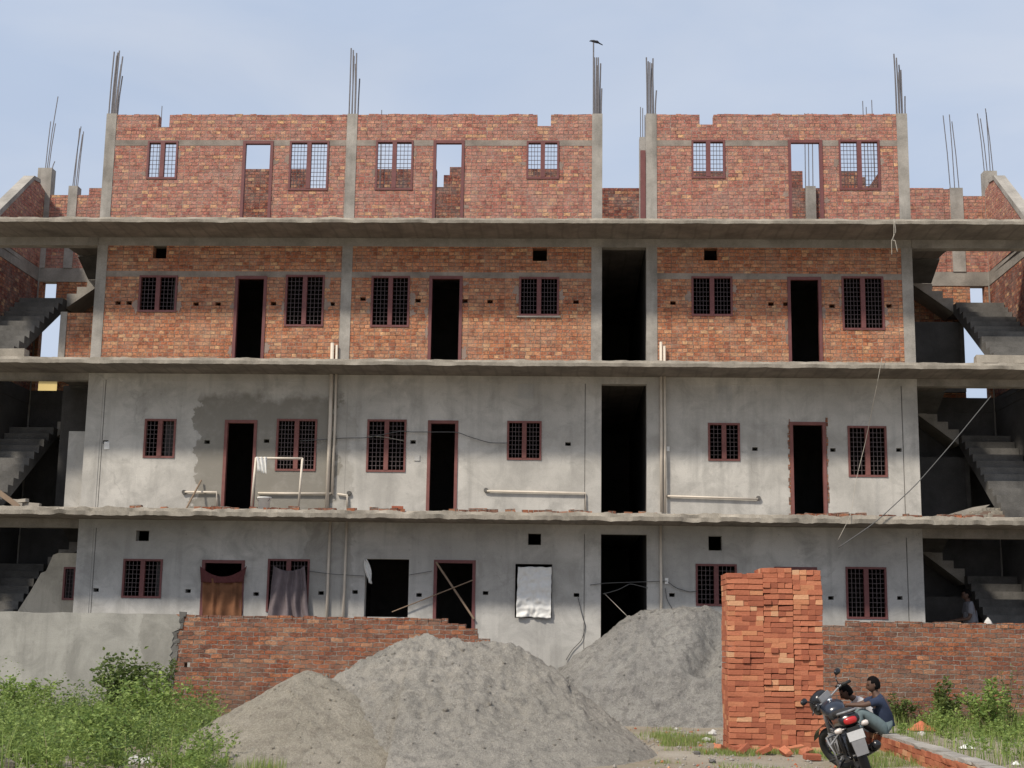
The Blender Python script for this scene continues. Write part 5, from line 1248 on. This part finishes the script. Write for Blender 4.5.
b = MB(); b.tube([(.216, -.224, .401), (.2175, -.262, .407)], [.059, .044], 14); part('exhaust_tip', 'blackpaint', b, ex)
b = MB(); loft(b, [(.08, 0, .80, .10, .05), (.2, 0, .815, .125, .055), (.42, 0, .80, .13, .055), (.58, 0, .80, .11, .06), (.64, 0, .83, .09, .05)]); loft(b, [(-.24, 0, .855, .08, .03), (-.12, 0, .865, .115, .04), (.1, 0, .855, .12, .045), (.2, 0, .84, .11, .045)]); part('seat', 'black', b)
b = MB(); loft(b, [(.50, 0, .83, .08, .05), (.58, 0, .86, .13, .08), (.72, 0, .88, .155, .10), (.88, 0, .87, .14, .10), (.98, 0, .85, .08, .07)], 20, 2.3); tk = part('fuel_tank', 'tank', b)
b = MB(); b.lathe([(.0, .02), (.035, .02), (.04, .0)], (0, .74, .978), 14); part('filler_cap', 'chrome', b, tk)
b = MB(); loft(b, [(-.352, 0, .785, .115, .062), (-.31, 0, .79, .128, .075), (-.22, 0, .785, .132, .08), (-.05, 0, .77, .138, .08), (.2, 0, .74, .14, .08), (.35, 0, .70, .12, .07)]); tl = part('tail_cowl', 'blackpaint', b)
b = MB(); loft(b, [(-.378, 0, .775, .05, .028), (-.366, 0, .778, .078, .040), (-.34, 0, .782, .088, .046)], 16, 2.8); part('tail_light', 'red_lens', b)
b = MB()
for s in (-1, 1): b.tube([(s * .10, -.21, .86), (s * .115, -.30, .885), (s * .06, -.36, .89), (0, -.37, .89)], .014, 8)
part('grab_rail', 'silver', b)
for s in (-1, 1):
    b = MB(); b.tube([(s * .07, -.28, .70), (s * .13, -.29, .695)], .01, 6); b.lathe([(0, -.055), (.022, -.05), (.033, -.01), (.033, .02), (.02, .04), (0, .042)], (s * .165, -.295, .695), 12, 'X'); part('indicator', 'lens', b)
b = MB(); b.box(-.10, .10, -.392, -.388, .545, .655); part('number_plate', 'plate', b, smooth=False)
b = MB(); b.box(-.108, .108, -.386, -.372, .535, .665); b.box(-.07, .07, -.37, -.27, .62, .70)
part('plate_holder', 'black', b, smooth=False)
b = MB(); n = 8
sec = []
for k in range(n + 1):
    a = radians(35 + 95 * k / n); sec.append((-.375 * cos(a - radians(0)), .31 + .375 * sin(a)))
for k in range(n):
    (y0, z0), (y1, z1) = sec[k], sec[k + 1]
    for s0, s1 in ((-.085, .085),): b.q((s0, y0, z0), (s1, y0, z0), (s1, y1, z1), (s0, y1, z1)); b.q((s0, y0, z0 - .006), (s0, y1, z1 - .006), (s1, y1, z1 - .006), (s1, y0, z0 - .006))
b.prism([(-.075, .36), (.075, .36), (.085, .54), (-.085, .54)], -.40, -.36); part('rear_fender', 'silver', b, smooth=False)
b = MB()
for k in range(n):
    a0, a1 = radians(15 + 130 * k / n), radians(15 + 130 * (k + 1) / n); p0 = (1.30 - .355 * cos(a0), .31 + .355 * sin(a0)); p1 = (1.30 - .355 * cos(a1), .31 + .355 * sin(a1)); b.q((-.06, *p0), (.06, *p0), (.06, *p1), (-.06, *p1))
part('front_fender', 'blackpaint', b)
b = MB()
for s in (-1, 1): b.tube([(s * .095, 1.0, .96), (s * .095, 1.17, .58)], .022, 8); b.tube([(s * .095, 1.17, .58), (s * .095, 1.30, .31)], .028, 8)
part('front_fork', 'silver', b)
b = MB(); b.tube([(-.36, .80, .99), (-.25, .88, 1.01), (-.1, .97, .97), (.1, .97, .97), (.25, .88, 1.01), (.36, .80, .99)], .013, 8); hb = part('handlebar', 'silver', b)
for s in (-1, 1):
    b = MB(); b.tube([(s * .37, .79, .99), (s * .26, .87, 1.008)], .02, 8); part('grip', 'black', b, hb)
    b = MB(); b.tube([(s * .38, .92, .96), (s * .29, .95, .99), (s * .24, .93, 1.0)], .009, 6); b.box(min(s * .22, s * .28), max(s * .22, s * .28), .88, .94, .985, 1.035); part('brake_lever', 'blackpaint', b, hb)
    b = MB(); b.tube([(s * .26, .90, 1.04), (s * .29, .92, 1.10), (s * .34, .93, 1.14)], .008, 6); i0 = len(b.v)
    loft(b, [(.90, s * .38, 1.16, .045, .03), (.92, s * .38, 1.16, .06, .04), (.95, s * .38, 1.16, .04, .025)], 14); part('mirror', 'blackpaint', b)
b = MB(); loft(b, [(.98, 0, 1.0, .10, .08), (1.06, 0, .98, .15, .14), (1.16, 0, .95, .14, .14), (1.24, 0, .92, .09, .10)], 18); hl = part('headlight_cowl', 'blackpaint', b)
b = MB(); b.box(-.10, .10, .955, .98, .98, 1.06); part('instrument_panel', 'silver', b, hl, False)
b = MB(); b.lathe([(0, .02), (.06, .015), (.085, 0)], (0, 1.235, .92), 16, 'Y'); part('headlight', 'lens', b)
b = MB(); b.tube([(-.13, .36, .60), (-.27, .22, .60), (-.29, -.02, .55), (-.28, -.10, .44), (-.27, .02, .27), (-.24, .30, .22), (-.14, .42, .30)], .014, 8); b.tube([(-.12, .1, .62), (-.285, -.04, .54)], .012, 8); part('leg_guard', 'silver', b)
b = MB(); b.tube([(-.12, .40, .27), (-.33, .36, .112)], .013, 8); b.box(-.38, -.30, .32, .40, .100, .112); part('side_stand', 'black', b)
b = MB()
for s in (-1, 1): b.tube([(s * .12, .33, .35), (s * .26, .30, .35)], .015, 8); b.tube([(s * .13, .62, .28), (s * .28, .62, .28)], .016, 8)
part('foot_pegs', 'black', b)

mo.scale = (0.98, 0.98, 0.98)
# parked with the steering turned to the left
ST = Matrix.Translation((0, 1.0, 0.9)) @ Matrix.Rotation(radians(38), 4, Vector((0, -0.42, 0.91)).normalized()) @ Matrix.Translation((0, -1.0, -0.9))
def turn(o):
    o.data.transform(ST)
    for c in o.children: turn(c)
for o in mo.children:
    n = o.name.split('.')[0]
    if n in ('front_fender', 'front_fork', 'handlebar', 'mirror', 'headlight_cowl', 'headlight') or (n == 'wheel' and max(v.co.y for v in o.data.vertices) > 0.8): turn(o)
